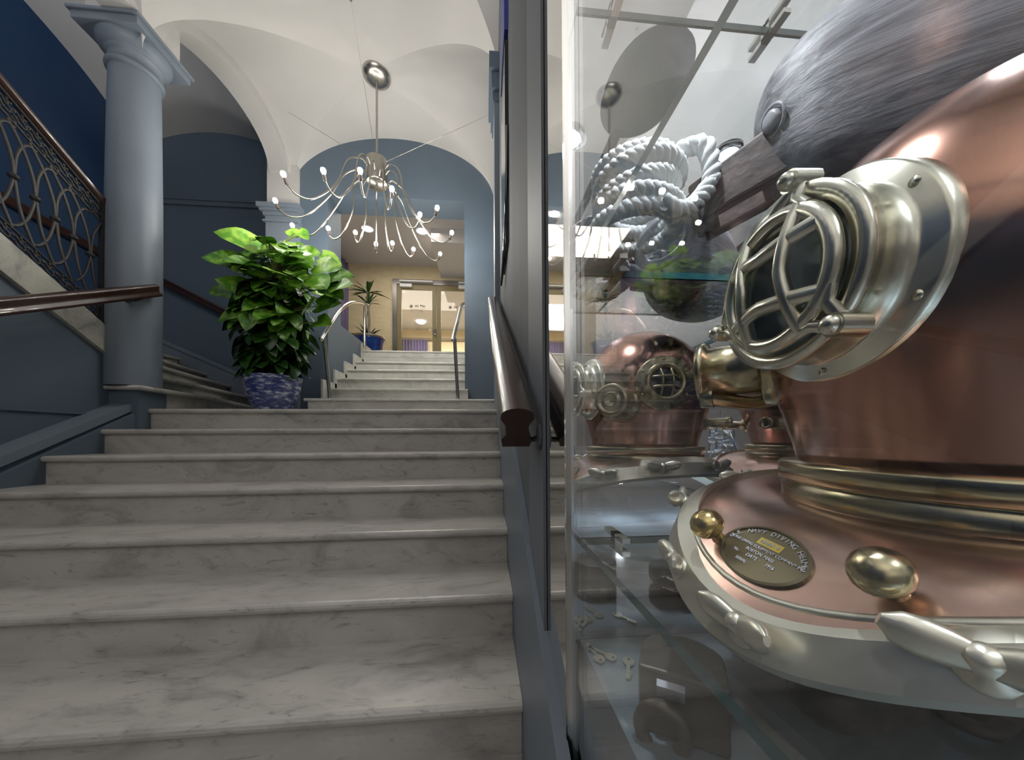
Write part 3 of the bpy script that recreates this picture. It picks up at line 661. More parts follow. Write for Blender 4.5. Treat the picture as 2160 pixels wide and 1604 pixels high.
m = MB().add(vs, [(i, (i+1) % n, (i+1) % n+n, i+n) for i in range(n)], 0, True).add(vs, [tuple(range(n))[::-1], tuple(range(n, 2*n))]); m.build('handrail', WOOD, bl)

# ------------------------------------------------------------------ chandelier
HC = V(XC+.045, 3.32, 2.6)
hcx = at(795, 370, Y=3.32).x; HC.x = hcx
ch = thing('chandelier', (hcx, 3.32, CROWN), 'spidery nickel chandelier with curved arms and lit bulbs', 'chandelier')
cz = CROWN-.005
MB().lathe([(.0, -.055), (.03, -.055), (.08, -.045), (.125, -.02), (.13, 0)], (hcx, 3.32, cz), n=40).build('canopy', NICKEL, ch)
MB().tube([(hcx, 3.32, cz-.05), (hcx, 3.32, 2.70)], .011, 10).build('rod', NICKEL, ch)
hub = MB().lathe([(.0, 2.72), (.095, 2.715), (.10, 2.70), (.10, 2.49), (.095, 2.475), (0, 2.47)], (hcx, 3.32, 0), n=40).ball((hcx, 3.32, 2.465), .012, 10)
hub.build('hub', NICKEL, ch)
bulbs = [(594,357),(577,415),(614,469),(680,350),(759,350),(827,390),(924,431),(887,446),(955,485),(691,476),(749,485),(793,510),(828,508),(873,521),(930,531)]
for i, (x, y) in enumerate(bulbs):
    p = at(x, y, Z=2.13); v = V(p.x-hcx, p.y-3.32, 0); r = v.length; dv = v/r; q = V(hcx, 3.32, 0)
    zz = 2.60-.05*(i % 3)
    pts = [q+dv*.095+V(0,0,zz), q+dv*.15+V(0,0,zz+.035), q+dv*(.15+.16*r)+V(0,0,zz-.06), q+dv*(.48*r)+V(0,0,2.26), q+dv*(.70*r)+V(0,0,2.03), q+dv*(.86*r)+V(0,0,1.985), q+dv*(.955*r)+V(0,0,2.03)]
    end = pts[-1]; bd = (p-end).normalized()
    arm = MB().tube(crom(pts, 5), .0075, 7).build('arm', NICKEL, ch)
    MB().tube([end, end+bd*.045], .013, 10).build('socket', OLDIRON, arm)
    c0 = end+bd*.045
    MB().lathe([(.010, 0), (.013, .008), (.019, .022), (.0195, .032), (.014, .044), (0, .05)], c0, bd, 12).build('bulb', BULB, arm)
for k, (x, y, kw) in enumerate(((573, 215, dict(X=X0+.25)), (1047, 235, dict(X=.122)), (740, 0, dict(Y=2.7)))):
    p = at(x, y, **kw)
    if k == 0: p = at(x, y, Y=3.75)
    pts = [p, V(hcx, 3.32, 2.66)]; MB().tube(pts, .0018, 5).ball(p, .012, 8).build('stay_wire', NICKEL, ch)

# ------------------------------------------------------------------ big pothos in porcelain pot
PC = at(577, 800, Y=3.30); GX, GY = PC.x, 3.30; GZ = ZN(0)
pl = thing('potted_pothos', (GX, GY, GZ), 'bushy climbing pothos in a blue and white porcelain pot on the landing', 'plant')
prof = [(.115, 0), (.125, .012), (.150, .05), (.188, .12), (.212, .19), (.224, .26), (.230, .315), (.240, .335), (.238, .343), (.222, .335), (.212, .29)]
MB().lathe(prof, (GX, GY, GZ), n=56).build('pot', PORCELAIN, pl)
MB().lathe([(0, .30), (.214, .30), (.214, .25)], (GX, GY, GZ), n=30).build('soil', SOIL, pl)
MB().tube([(GX, GY, GZ+.28), (GX+.01, GY, GZ+1.0), (GX+.03, GY, GZ+1.5)], .035, 10).build('moss_pole', BARK, pl)
random.seed(11)
def heart(m, base, d, upn, L, W, droop, curl, mi=0):
    d = Vector(d).normalized(); side = d.cross(Vector(upn)); side.normalize(); nn = side.cross(d).normalized(); base = Vector(base)
    def fn(u, v):
        s = (v-.5)*2
        wd = W*(sin(pi*min(1, (u*.90+.10)))**.6)*(1.25-.62*u)
        back = -.12*L*(abs(s)**2)*(1-u)**3
        p = base+d*(L*u+back)+side*(s*wd*.5)
        return p-nn*(droop*L*u*u)+nn*(curl*wd*abs(s)**1.5)+nn*(.02*L*sin(9*u+3*s))
    m.grid(fn, 8, 7, mi)
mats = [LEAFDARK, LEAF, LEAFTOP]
m = MB(); sm = MB(); ztop = at(620, 490, Y=GY).z-GZ   # height of crown above landing
def env(h):   # radius of the foliage column at height h above the landing
    return .24+.16*min(1, (h-.3)/.5) if h < .9 else .36 if h < 1.15 else .36+.05*(h-1.15)
N = 330
for i in range(N):
    h = .36+(1.20-.36)*(i/N)**.95; a = i*2.39996+random.uniform(-.3, .3); R_ = env(h)
    r = R_*random.uniform(.35, 1.0)
    L = random.uniform(.10, .165)*(1+.5*(h-.4)); e = random.uniform(-.5, .35)
    base = V(GX+(r-L*.55)*cos(a), GY+(r-L*.55)*sin(a), GZ+h)
    a2 = a+random.uniform(-.5, .5)
    d = V(cos(a2)*cos(e), sin(a2)*cos(e), sin(e)-.55)
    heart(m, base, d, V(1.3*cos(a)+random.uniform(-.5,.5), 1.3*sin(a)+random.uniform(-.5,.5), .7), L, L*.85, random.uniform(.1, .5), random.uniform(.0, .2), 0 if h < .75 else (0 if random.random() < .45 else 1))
    if i % 3 == 0: sm.tube(crom([V(GX+.03*cos(a), GY+.03*sin(a), GZ+h-.12), V(GX+.4*r*cos(a), GY+.4*r*sin(a), GZ+h+.02), base], 4), .004, 5)
big = [(505, 500, 3.1, .30, -.5, 2), (560, 520, 3.2, .24, .4, 2), (480, 545, 3.05, .30, -.7, 1), (520, 560, 2.95, .32, -.4, 1), (500, 600, 3.05, .27, -.8, 2), (470, 615, 3.2, .22, -1, 1),
       (595, 530, 3.3, .22, .2, 2), (640, 545, 3.2, .24, .4, 2), (655, 500+30, 3.35, .18, .6, 2), (640, 495, 3.3, .14, .5, 2), (690, 560, 3.2, .26, .9, 2), (715, 580, 3.15, .24, 1, 1), (670, 590, 3.1, .28, .6, 2),
       (700, 610, 3.1, .24, .8, 1), (720, 600, 3.05, .22, 1, 2), (590, 600, 2.95, .22, 0, 1), (620, 575, 3.0, .22, .2, 2), (650, 640, 3.0, .24, .5, 1), (690, 640, 3.2, .24, .9, 1), (540, 640, 3.0, .24, -.3, 1),
       (510, 655, 3.05, .24, -.7, 1), (560, 660, 2.95, .24, -.1, 1), (680, 680, 3.1, .22, .8, 1), (600, 560, 3.5, .24, 0, 2), (560, 590, 3.5, .24, -.3, 1), (650, 600, 3.55, .24, .4, 1), (615, 490, 3.35, .13, -.6, 2),
       (530, 530, 3.4, .24, -.6, 1), (700, 545, 3.4, .18, 1, 2), (610, 620, 3.15, .24, .1, 1), (580, 570, 3.0, .2, -.3, 2), (630, 560, 3.4, .2, .3, 2)]
for j, (x, y, Y_, L, sd_, mi) in enumerate(big):
    tip = at(x, y, Y=Y_); L *= .92
    dy = (Y_-GY)*1.2
    out = V(sd_, dy*2.0-.15, random.uniform(-.55, .15)).normalized()
    L *= 1.15; base = tip-out*L*.5
    heart(m, base, out, V(sd_*.3+random.uniform(-.2,.2), -1.5+random.uniform(-.4,.4), .55), L, L*.80, random.uniform(.05, .3), random.uniform(-.05, .22), mi)
    root = V(GX+.02*sd_, GY, min(base.z-.12, GZ+1.45))
    sm.tube(crom([root, (root+base)/2+V(0,0,.05), base], 6), .0055, 6)
for i in range(70):    # filling leaves between the crown leaves
    h = random.uniform(1.1, 1.62); a = random.uniform(0, 2*pi); r = random.uniform(.1, .46)*(1-.7*max(0, h-1.35)/.4); L = random.uniform(.14, .22)
    base = V(GX+r*.6*cos(a)+.03, GY+r*.6*sin(a), GZ+h); e = random.uniform(-.3, .5)
    heart(m, base, V(cos(a)*cos(e), sin(a)*cos(e), sin(e)-.3), V(.8*cos(a), .8*sin(a)-.5, .6), L, L*.8, random.uniform(.1, .4), .1, 1 if random.random() < .5 else 2)
    sm.tube(crom([V(GX+.02, GY, GZ+h-.25), V(GX+.2*r*cos(a), GY+.2*r*sin(a), GZ+h-.1), base], 4), .0045, 5)
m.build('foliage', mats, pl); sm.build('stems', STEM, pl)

# ------------------------------------------------------------------ glass display cabinet
GX0, YM, XM, Y0C = .136, .500, .608, -.75
ZD, ZSH, ZUP, ZTOP, ZCAP = -.310, -.156, .259, .668, 1.25
cb = thing('display_cabinet', (.37, -.1, FLOOR), 'tall mirror-lined glass display cabinet filling the right foreground', 'cabinet')
MB().box((GX0+.010, Y0C, FLOOR+.02), (XM+.03, YM+.012, ZD-.02)).build('plinth', DECK, cb)
MB().box((GX0-.004, Y0C-.02, FLOOR), (XM+.03, YM+.013, FLOOR+.02)).build('base_rail', STEEL, cb)
MB().box((GX0+.009, Y0C, ZD-.02), (XM, YM-.0005, ZD)).build('deck', DECK, cb)
MB().box((GX0, Y0C, FLOOR+.02), (GX0+.007, YM-.002, ZCAP)).build('glass_panel', GLASS, cb)
MB().box((GX0+.001, YM, ZD), (XM, YM+.012, ZCAP)).build('end_mirror', MIRROR, cb)
MB().box((XM, Y0C, ZD), (XM+.012, YM+.012, ZCAP)).build('side_mirror', MIRROR, cb)
MB().box((GX0-.010, YM+.013, FLOOR+.02), (GX0+.02, .664, 3.3)).build('polished_stile', mat('polished_stile', (.80, .79, .76), .03, metal=1), cb)
MB().box((GX0-.004, YM-.003, FLOOR+.02), (GX0+.0005, YM+.013, ZCAP)).build('corner_trim', SILVER, cb)
MB().box((GX0, Y0C-.02, ZD), (XM, Y0C-.012, ZCAP)).build('end_glass', GLASS, cb)
MB().box((GX0, Y0C-.02, ZCAP), (XM+.012, YM+.012, ZCAP+.008)).build('top_glass', GLASS, cb)
def shelf(z):
    x0, x1, y0, y1 = GX0+.010, XM-.002, Y0C+.02, YM-.002
    m = MB(); a, b = z-.010, z
    vs = [(x0,y0,a),(x1,y0,a),(x1,y1,a),(x0,y1,a),(x0,y0,b),(x1,y0,b),(x1,y1,b),(x0,y1,b)]
    m.add(vs, [(0,3,2,1),(4,5,6,7)], 0); m.add(vs, [(0,1,5,4),(1,2,6,5),(2,3,7,6),(3,0,4,7)], 1)
    sh = m.build('glass_shelf', [SHELFGLASS, GLASSEDGE], cb)
    for px in ((1303, 1640) if z > 0 else (1303,)):
        c = at(px, 900, Y=YM-.008)
        MB().box((c.x-.006, YM-.035, z-.018), (c.x+.006, YM-.001, z-.011)).box((c.x-.006, YM-.035, z+.001), (c.x+.006, YM-.001, z+.008)).box((c.x-.006, YM-.008, z-.018), (c.x+.006, YM-.001, z+.008)).build('shelf_clip', STEEL, cb)
    return sh
for z in (ZSH, ZUP, ZTOP): shelf(z)
LED = mat('led_lens', (1, 1, 1), .3, emis=((.90, .94, 1), 90))
def spot(name, loc, power, size=150, col=(.92, .95, 1), rad=.012):
    l = bpy.data.lights.new(name, 'SPOT'); l.energy = power; l.spot_size = math.radians(size); l.spot_blend = .6; l.shadow_soft_size = rad; l.color = col
    o = bpy.data.objects.new(name, l); S.collection.objects.link(o); o.parent = cb; o.location = V(loc[0], loc[1], loc[2]+CZ)-ORG[cb.name]; return o
for x, y in ((.56, .29), (.19, .30), (.38, -.25)):
    z = ZTOP-.012
    lp = MB().lathe([(.0, 0), (.030, 0), (.030, -.010), (.024, -.012), (0, -.012)][::-1], (x, y, z), n=24).build('spot_lamp', STEEL, cb)
    MB().lathe([(0, -.0135), (.021, -.0135), (.021, -.011)], (x, y, z), n=20).build('lamp_lens', LED, lp)
    spot('spot_light', (x, y, z-.016), 10.0)

for x, y in ((.50, -.20), (.20, -.28)):
    lp = MB().lathe([(0, -.006), (.020, -.006), (.022, 0), (0, 0)], (x, y, ZSH-.0105), n=20).build('deck_lamp', STEEL, cb)
    MB().lathe([(0, -.0075), (.014, -.0075), (.014, -.005)], (x, y, ZSH-.0105), n=16).build('lamp_lens', LED, lp)
    spot('deck_light', (x, y, ZSH-.022), 3.2, 165)

# ------------------------------------------------------------------ diving helmet
HX, HY, PHI = .388, .214, math.radians(176)
hm = thing('diving_helmet', (HX, HY, ZSH), 'copper and brass diving helmet on the glass shelf in the cabinet', 'diving helmet')
HM = Matrix.Translation((HX, HY, 0)) @ Matrix.Rotation(PHI, 4, 'Z')
def hb(m, name, mt, parent=hm, bevel=0): m.xf(HM); return m.build(name, mt, parent, bevel)
pr = [(.120, -.022), (.124, -.005), (.132, .025), (.141, .055), (.147, .078)]+[(.150*cos(a*pi/2/16), .095+.157*sin(a*pi/2/16)) for a in range(17)]
hb(MB().lathe(pr, n=96), 'bonnet', COPPER)
hb(MB().lathe([(.118, -.058), (.130, -.058), (.132, -.056), (.132, -.043), (.1295, -.041), (.1295, -.0395), (.1345, -.038), (.1345, -.026), (.133, -.023), (.118, -.021)], n=96), 'neck_ring', BRASS)
rr = lambda a: .222-.048*sin(a+.3)**2
zr2 = lambda a: -.128+.078*(1-math.exp(-2.2*sin(a-.05)**2))
def cs(a, t, lift=0):
    r = .121+(rr(a)-.121)*t; z = -.058+(zr2(a)+.058)*t**1.15+.010*sin(pi*t)
    return V(r*cos(a), r*sin(a), z+lift)
def cs_n(a, t):
    e = .01; du = cs(a+e, t)-cs(a-e, t); dv = cs(a, t+e)-cs(a, t-e); n = du.cross(dv); n.normalize()
    return n if n.z > 0 else -n
o = hb(MB().grid(lambda u, v: cs(2*pi*u, v), 96, 14, cu=True), 'corselet', COPPER2)
sd_ = o.modifiers.new('solid', 'SOLIDIFY'); sd_.thickness = .003; sd_.offset = -1
def rimfn(u, v):
    a = 2*pi*u; k = [(-.019, .010), (-.018, .0185), (.0, .0085), (.009, -.014), (.004, -.020), (-.006, -.008)][int(round(v*5))]
    r = rr(a)+k[0]; return V(r*cos(a), r*sin(a), zr2(a)+k[1])
m = MB(); vs = []; n = 120
for i in range(n):
    for k in range(6): vs.append(rimfn(i/n, k/5))
m.add(vs, [(i*6+k, ((i+1) % n)*6+k, ((i+1) % n)*6+(k+1) % 6, i*6+(k+1) % 6) for i in range(n) for k in range(6)], 0, False)
hb(m, 'rim_strap', PALEBRASS)
hb(MB().tube([cs(2*pi*i/96, .85)+V(0,0,.002) for i in range(96)], .003, 8, closed=True), 'gasket_bead', PALEBRASS)
def frame(n, hint):
    x = Vector(hint)-n*n.dot(Vector(hint)); x.normalize(); y = n.cross(x); return x, y
for adeg in (-70, -41, -14, 6, 31, 60, 90, 120, 150, 180, 215, 250):
    a = math.radians(adeg); rad = V(cos(a), sin(a), 0); tg = V(-sin(a), cos(a), 0); ax = (rad*.72+V(0,0,.70)).normalized()
    c = rad*(rr(a)+.002)+V(0, 0, zr2(a)-.002)
    m = MB().lathe([(.010, -.004), (.010, .003), (.006, .005), (.006, .013), (.004, .015), (0, .0155)], c, ax, n=16)
    for s in (1, -1):
        m.tube([c+ax*.008+tg*.002*s, c+tg*.009*s+ax*.010, c+tg*.017*s+ax*.012, c+tg*.024*s+ax*.015, c+tg*.029*s+ax*.018], [.0065, .0085, .0095, .0080, .003], 12, sx=.6)
    hb(m, 'wing_nut', PALEBRASS)
for deg, t in ((22, .70), (-13, .72), (70, .6)):
    a = math.radians(deg); c = cs(a, t); nn = cs_n(a, t)
    q = V(0,0,1).rotation_difference(nn)
    hb(MB().lathe([(.007, -.002), (.005, .005), (.005, .012)], c, nn, 14).ball(c+nn*.020, (.0135, .0135, .0115), 20, q=q), 'brass_knob', GOLDBRASS if deg < 0 else BRASS)
# oval maker's plate
a = math.radians(-1); t = .645; c = cs(a, t, .002); nn = cs_n(a, t); tx, ty = frame(nn, (-sin(a), cos(a), 0))
def pl_(x, y, z=0): return c+tx*x+ty*y+nn*z
m = MB(); n = 40
for (sc0, z0_), (sc1, z1_) in (((1, -.002), (1, .003)), ((1, .003), (.93, .0035)), ((.93, .0035), (.92, .0022)), ((.92, .0022), (0, .0022))):
    vs = [pl_(.036*sc0*cos(2*pi*i/n), .023*sc0*sin(2*pi*i/n), z0_) for i in range(n)]+[pl_(.036*sc1*cos(2*pi*i/n), .023*sc1*sin(2*pi*i/n), z1_) for i in range(n)]
    m.add(vs, [(i, (i+1) % n, (i+1) % n+n, i+n) for i in range(n)], 0, False)
mp = hb(m, 'maker_plate', ENAMEL)
def plate_text(s, x, y, size, rotz=0, mt=LETTER):
    # x, y on the plate
    M = Matrix(((tx.x, ty.x, nn.x, 0), (tx.y, ty.y, nn.y, 0), (tx.z, ty.z, nn.z, 0), (0, 0, 0, 1)))
    M = HM @ Matrix.Translation(pl_(x, y, .0026)) @ M @ Matrix.Rotation(rotz, 4, 'Z')
    txt(s, None, size, None, 'lettering', mt, mp, M=M, ext=.0002, align='CENTER')
arc = 'U.S. NAVY DIVING HELMET'
for i, chh in enumerate(arc):
    if chh == ' ': continue
    th = math.radians(168-156*i/(len(arc)-1)); x, y = .0305*cos(th), .0180*sin(th)
    plate_text(chh, x, y-.0015, .0052, math.atan2(-.0180*cos(th)*1.2, .0305*sin(th)+1e-4)*.9)
m = MB(); m.grid(lambda u, v: pl_(-.010+.020*u, .0065+.006*v, .0024), 2, 2); hb(m, 'gold_panel', GOLDLETTER, mp)
for s, x, y, z in (('MARK V', 0, .0080, .0045), ('MORSE DIVING EQUIPMENT COMPANY INC', 0, .0025, .0033), ('BOSTON, MASS', 0, -.0022, .0036), ('No', -.018, -.0070, .0036), ('DATE', -.003, -.0070, .0040), ('1916', .013, -.0070, .0036), ('SERIAL', -.008, -.0125, .0034)):
    plate_text(s, x, y, z)
# windows
def port(ang, z, flange_r, barrel_r, x0, x1, face, guard, tilt=0, name='side_window'):
    L = Matrix.Rotation(math.radians(ang), 4, 'Z') @ Matrix.Translation((0, 0, z)) @ Matrix.Rotation(math.radians(-tilt), 4, 'Y')
    ax = (1, 0, 0)
    m = MB().lathe([(barrel_r-.008, x0-.02), (flange_r, x0-.02), (flange_r, x0+.002), (flange_r-.002, x0+.005), (barrel_r+.003, x0+.006), (barrel_r, x0+.010), (barrel_r, x1-.008), (barrel_r+.004, x1-.006), (barrel_r+.004, x1), (barrel_r-.006, x1), (barrel_r-.008, face)], (0, 0, 0), ax, 64, caps=False)
    for k in range(6):
        q = pi/6+k*pi/3; m.lathe([(0, 0), (.0035, 0), (.003, .002), (0, .0025)], (x0+.004, (flange_r-.007)*cos(q), (flange_r-.007)*sin(q)), ax, 10)
    m.xf(L); w_ = hb(m, name, WINBRASS if name == 'front_window' else BRASS)
    hb(MB().lathe([(0, face), (barrel_r-.006, face)], (0,0,0), ax, 48).xf(L), 'window_glass', PORTGLASS, w_)
    g = guard(MB(), barrel_r, x1); g.xf(L); hb(g, 'guard', WINBRASS if name == 'front_window' else BRASS, w_)
    return w_
def guard_front(m, br, x1):
    R = br-.013; dome = lambda y, z: x1+.003+.012*(1-(y*y+z*z)/(R*R))
    m.tube([V(dome(R*cos(a), R*sin(a)), R*cos(a), R*sin(a)) for a in [2*pi*i/48 for i in range(48)]], .0060, 8, closed=True)
    for o_ in (-.40, .40):
        w_ = sqrt(1-o_*o_)*R
        m.tube([V(dome(o_*R, w_*(2*i/12-1)), o_*R*(1+.25*abs(2*i/12-1)), w_*(2*i/12-1)) for i in range(13)], .0058, 8, sx=.8)
        m.tube([V(dome(w_*(2*i/12-1), o_*R), w_*(2*i/12-1), o_*R*(1+.25*abs(2*i/12-1))) for i in range(13)], .0058, 8, sx=.8)
    for k in range(3):
        a = math.radians(75+120*k); u = V(0, cos(a), sin(a)); v = V(0, -sin(a), cos(a))
        for s in (-1, 1): m.tube([V(dome(0, R), 0, 0)+u*R+v*.016*s, V(x1+.004, 0, 0)+u*(R+.006)+v*.008*s, V(x1-.004, 0, 0)+u*(br+.007)], [.004, .004, .0055], 8)
        m.tube([V(x1-.012, 0, 0)+u*(br+.007), V(x1+.006, 0, 0)+u*(br+.007)], .0075, 12)
        m.ball(V(x1+.007, 0, 0)+u*(br+.007), .006, 10)
    return m
def guard_side(m, br, x1):
    R = br-.006; dome = lambda y, z: x1-.004+.014*(1-(y*y+z*z)/(R*R))
    for o_ in (-.33, .33):
        w_ = sqrt(1-o_*o_)*R
        m.tube([V(dome(o_*R, w_*(2*i/12-1)), o_*R, w_*(2*i/12-1)) for i in range(13)], .0027, 8)
        m.tube([V(dome(w_*(2*i/12-1), o_*R), w_*(2*i/12-1), o_*R) for i in range(13)], .0027, 8)
    return m
port(0, .112, .072, .058, .134, .172, .156, guard_front, name='front_window')
port(-76, .100, .056, .036, .146, .163, .1535, guard_side, tilt=3)
port(90, .100, .056, .036, .146, .163, .1535, guard_side, tilt=3)
# hinge lug on the front window
m = MB().box((.139, -.022, .150), (.172, .022, .160)).tube([V(.155, -.026, .158), V(.155, .026, .158)], .008, 12); hb(m, 'window_hinge', WINBRASS, bevel=.002)
# exhaust barrel
L = Matrix.Rotation(math.radians(-43), 4, 'Z') @ Matrix.Translation((0, 0, .072))
m = MB().lathe([(.040, .125), (.040, .143), (.034, .146), (.027, .148), (.027, .193), (.033, .195), (.034, .199), (.033, .203), (.024, .203), (.022, .200), (.018, .200), (.016, .204), (.010, .204), (.009, .201), (0, .201)], (0,0,0), (1,0,0), 48).xf(L)
hb(m, 'exhaust_valve', BRASS)
m = MB().tube(crom([V(.13, -.02, -.03), V(.155, -.012, -.036), V(.175, .0, -.034), V(.195, .012, -.030)]), .008, 10).lathe([(.011, .188), (.011, .20), (0, .20)], (0, .012, -.030), (1, 0, 0), 12).xf(L)
hb(m, 'air_pipe', BRASS)
for ang in (150, 205):
    L2 = Matrix.Rotation(math.radians(ang), 4, 'Z') @ Matrix.Translation((0, 0, .03))
    hb(MB().lathe([(.018, .12), (.018, .138), (.011, .141), (.011, .180), (.014, .182), (.014, .190), (.009, .190), (.009, .165), (0, .165)], (0,0,0), (1,0,0), 28).xf(L2), 'air_spigot', BRASS)

# ------------------------------------------------------------------ things on the upper shelf
def superball(c, r, e1=.75, e2=.8, n=40):
    sg = lambda v, e: math.copysign(abs(v)**e, v)
    m = MB(); c = Vector(c)
    m.grid(lambda u, v: c+V(r[0]*sg(cos(2*pi*u), e2)*sg(sin(pi*v), e1), r[1]*sg(sin(2*pi*u), e2)*sg(sin(pi*v), e1), -r[2]*sg(cos(pi*v), e1)), n, n//2+1, 0, True, cu=True)
    return m
pb = thing('pulley_block', (.30, .2, ZUP), 'big old wooden ship pulley block with rusty shank and steel eye on the upper shelf', 'pulley')
MZ = Matrix.Translation((.462, .300, ZUP+.108)) @ Matrix.Rotation(math.radians(-30), 4, 'Z') @ Matrix.Rotation(math.radians(-6), 4, 'Y')
superball((0, 0, 0), (.150, .070, .106), .72, .85, 64).xf(MZ).build('cheek', TIMBER2, pb)
pq = MZ @ V(-.141, -.030, .002); pn = MZ.to_3x3() @ V(-.86, -.45, -.1)
MB().lathe([(0, -.004), (.011, -.004), (.011, .003), (.008, .006), (0, .006)], pq, pn, 20).torus(pq, .015, .002, pn, 20, 6).build('pin', TIMBER, pb)
m = MB(); a_, b_ = V(.372, .352, ZUP+.075), V(.290, .425, ZUP+.040)
d_ = (b_-a_).normalized(); s_ = d_.cross(V(0,0,1)).normalized(); u_ = s_.cross(d_)
def slab(m, a, b, w0, w1, h0, h1, off):
    vs = [p+s_*x+u_*z for p, w_, h in ((a, w0, h0), (b, w1, h1)) for x, z in ((-w_+off, -h), (w_+off, -h), (w_+off, h), (-w_+off, h))]
    m.add(vs, [(0,1,2,3), (7,6,5,4), (0,4,5,1), (1,5,6,2), (2,6,7,3), (3,7,4,0)])
slab(m, a_, b_, .008, .008, .032, .026, -.024); slab(m, a_, b_, .008, .008, .032, .026, .024)
slab(m, b_-d_*.02, b_+d_*.008, .032, .026, .022, .018, 0)
m.build('shank', RUST, pb, bevel=.004)
ec = V(.258, .452, ZUP+.019)
ea = V(1, .25, .35).normalized()
m = MB(); n = 36; e1_ = V(.95, -.30, 0).normalized(); 
dirE = (V(.290, .425, ZUP+.040)-ec).normalized(); nE = dirE.cross(V(0,0,1)).normalized(); upE = nE.cross(dirE)
flat = (nE*.75+upE*.66).normalized(); oth = dirE.cross(flat)
m.tube([ec+dirE*.036*cos(2*pi*i/n)+flat*.027*sin(2*pi*i/n) for i in range(n)], .0078, 10, closed=True)
m.tube([ec+dirE*.034, ec+dirE*.052], .011, 10)
m.build('eye', TOOLSTEEL, pb)
rp = thing('rope_coil', (.215, .41, ZUP), 'coil of thick white twisted rope on the upper shelf left of the steel eye', 'rope')
random.seed(3)
def twisted(m, pts, R, turns, closed=True):
    N = len(pts)
    for s in range(3):
        out = []; prev = None
        for i in range(N):
            t = (pts[(i+1) % N]-pts[i-1]).normalized() if closed else (pts[min(i+1, N-1)]-pts[max(i-1, 0)]).normalized()
            ref = V(0,0,1) if abs(t.z) < .9 else V(1,0,0); nn_ = (ref-t*ref.dot(t)).normalized(); b = t.cross(nn_)
            a = 2*pi*(turns*i/N+s/3); out.append(pts[i]+(nn_*cos(a)+b*sin(a))*R*.52)
        m.tube(out, R*.56, 7, closed=closed)
m = MB()
for k in range(5):
    Rk = .050-.002*(k % 3); cx, cy, zz = .203+random.uniform(-.004, .004), .425+random.uniform(-.006, .004), ZUP+.012+.019*k
    tx_, ty_ = random.uniform(-.15, .15), random.uniform(-.15, .15)
    pts = [V(cx+Rk*cos(2*pi*i/72), cy+Rk*sin(2*pi*i/72)*.98, zz+.004+tx_*Rk*cos(2*pi*i/72)+ty_*Rk*sin(2*pi*i/72)) for i in range(72)]
    twisted(m, pts, .0105, 12)
pts = crom([V(.250, .40, ZUP+.105), V(.272, .385, ZUP+.10), V(.278, .38, ZUP+.06), V(.262, .378, ZUP+.03), V(.24, .38, ZUP+.014), V(.21, .37, ZUP+.014)], 10)
twisted(m, pts, .0105, 5, False)
m.build('rope', ROPE, rp)
rp2 = thing('rope_coil', (.42, .40, ZUP), 'second flatter coil of white rope on the upper shelf behind the pulley block', 'rope')
m = MB()
for k in range(3):
    pts = [V(.53+(.055-.004*k)*cos(2*pi*i/64), .43+(.05)*sin(2*pi*i/64), ZUP+.013+.019*k) for i in range(64)]; twisted(m, pts, .010, 12)
m.build('rope', ROPE, rp2)
# paddle on the top shelf
pd = thing('wooden_paddle', (.31, .2, ZTOP), 'smooth grey wooden paddle with a long shaft lying on the top shelf', 'paddle')
superball((.318, .375, ZTOP+.018), (.078, .105, .014), .9, .9, 40).build('blade', GREYTIMBER, pd)
MB().tube([(.300, .30, ZTOP+.014), (.292, -.05, ZTOP+.014), (.285, -.45, ZTOP+.014)], [.012, .010, .010], 12).build('shaft', GREYTIMBER, pd)

# ------------------------------------------------------------------ things on the deck
lk = thing('iron_padlock', (.165, .262, ZD), 'heavy brown iron padlock with a ring lying on the cabinet deck', 'padlock')
c = at(1440, 1571, Z=ZD); ang = math.atan2(c.y, c.x); f_ = V(cos(ang), sin(ang), 0); g_ = V(f_.y, -f_.x, 0)   # away from the viewer side, to the right
def LP(x, y, z): return c+(g_*x+f_*y+V(0,0,z))*1.30
pts = [(-.032, 0), (.032, 0)]+[(.032*cos(q*pi/10), .034+.026*sin(q*pi/10)) for q in range(11)]
m = MB(); n = len(pts); vs = [LP(x, y, z) for z in (0, .052) for x, y in pts]
m.add(vs, [tuple(range(n))[::-1], tuple(range(n, 2*n))]+[(i, (i+1) % n, (i+1) % n+n, i+n) for i in range(n)])
m.build('body', OLDIRON, lk, bevel=.003)
m = MB(); vs = [LP(x, y, z) for x in (-.018, .002) for y, z in ((-.004, .034), (.0, .034), (.0, .045), (-.004, .042))]
m.add(vs, [(0,1,2,3), (7,6,5,4), (0,4,5,1), (1,5,6,2), (2,6,7,3), (3,7,4,0)]).build('keyhole_cover', TOOLSTEEL, lk)
m = MB(); m.tube([LP(-.014+.016*cos(2*pi*i/28), -.009-.004*sin(2*pi*i/28), .012+.021*sin(2*pi*i/28)-.0) for i in range(28)], .0068, 10, closed=True); m.build('ring', OLDIRON, lk)
ki = thing('iron_block', (.40, .338, ZD), 'black iron block lying on the deck under the diving helmet', 'iron block')
superball((.400, .338, ZD+.024), (.054, .032, .024), .45, .45, 40).build('body', RUST, ki)
superball((.452, .325, ZD+.013), (.018, .014, .013), .6, .6, 24).build('lug', RUST, ki)
m = MB(); cl_ = at(2058, 1500, Z=ZD+.012); dl = V(.80, .25, 0).normalized(); ds = V(-dl.y, dl.x, 0)
pts = []
for i in range(40):
    a = 2*pi*i/40; pts.append(cl_+dl*(.020*math.copysign(1, cos(a))*(1 if abs(cos(a)) > .02 else 0)+.018*cos(a))+ds*.019*sin(a))
m.tube(pts, .0075, 10, closed=True)
o = m.build('chain_link', RUST); tag(o, 'large oval iron chain link on the deck right of the black iron block', 'chain link')
bxp = at(2150, 1480, Z=ZD+.02)
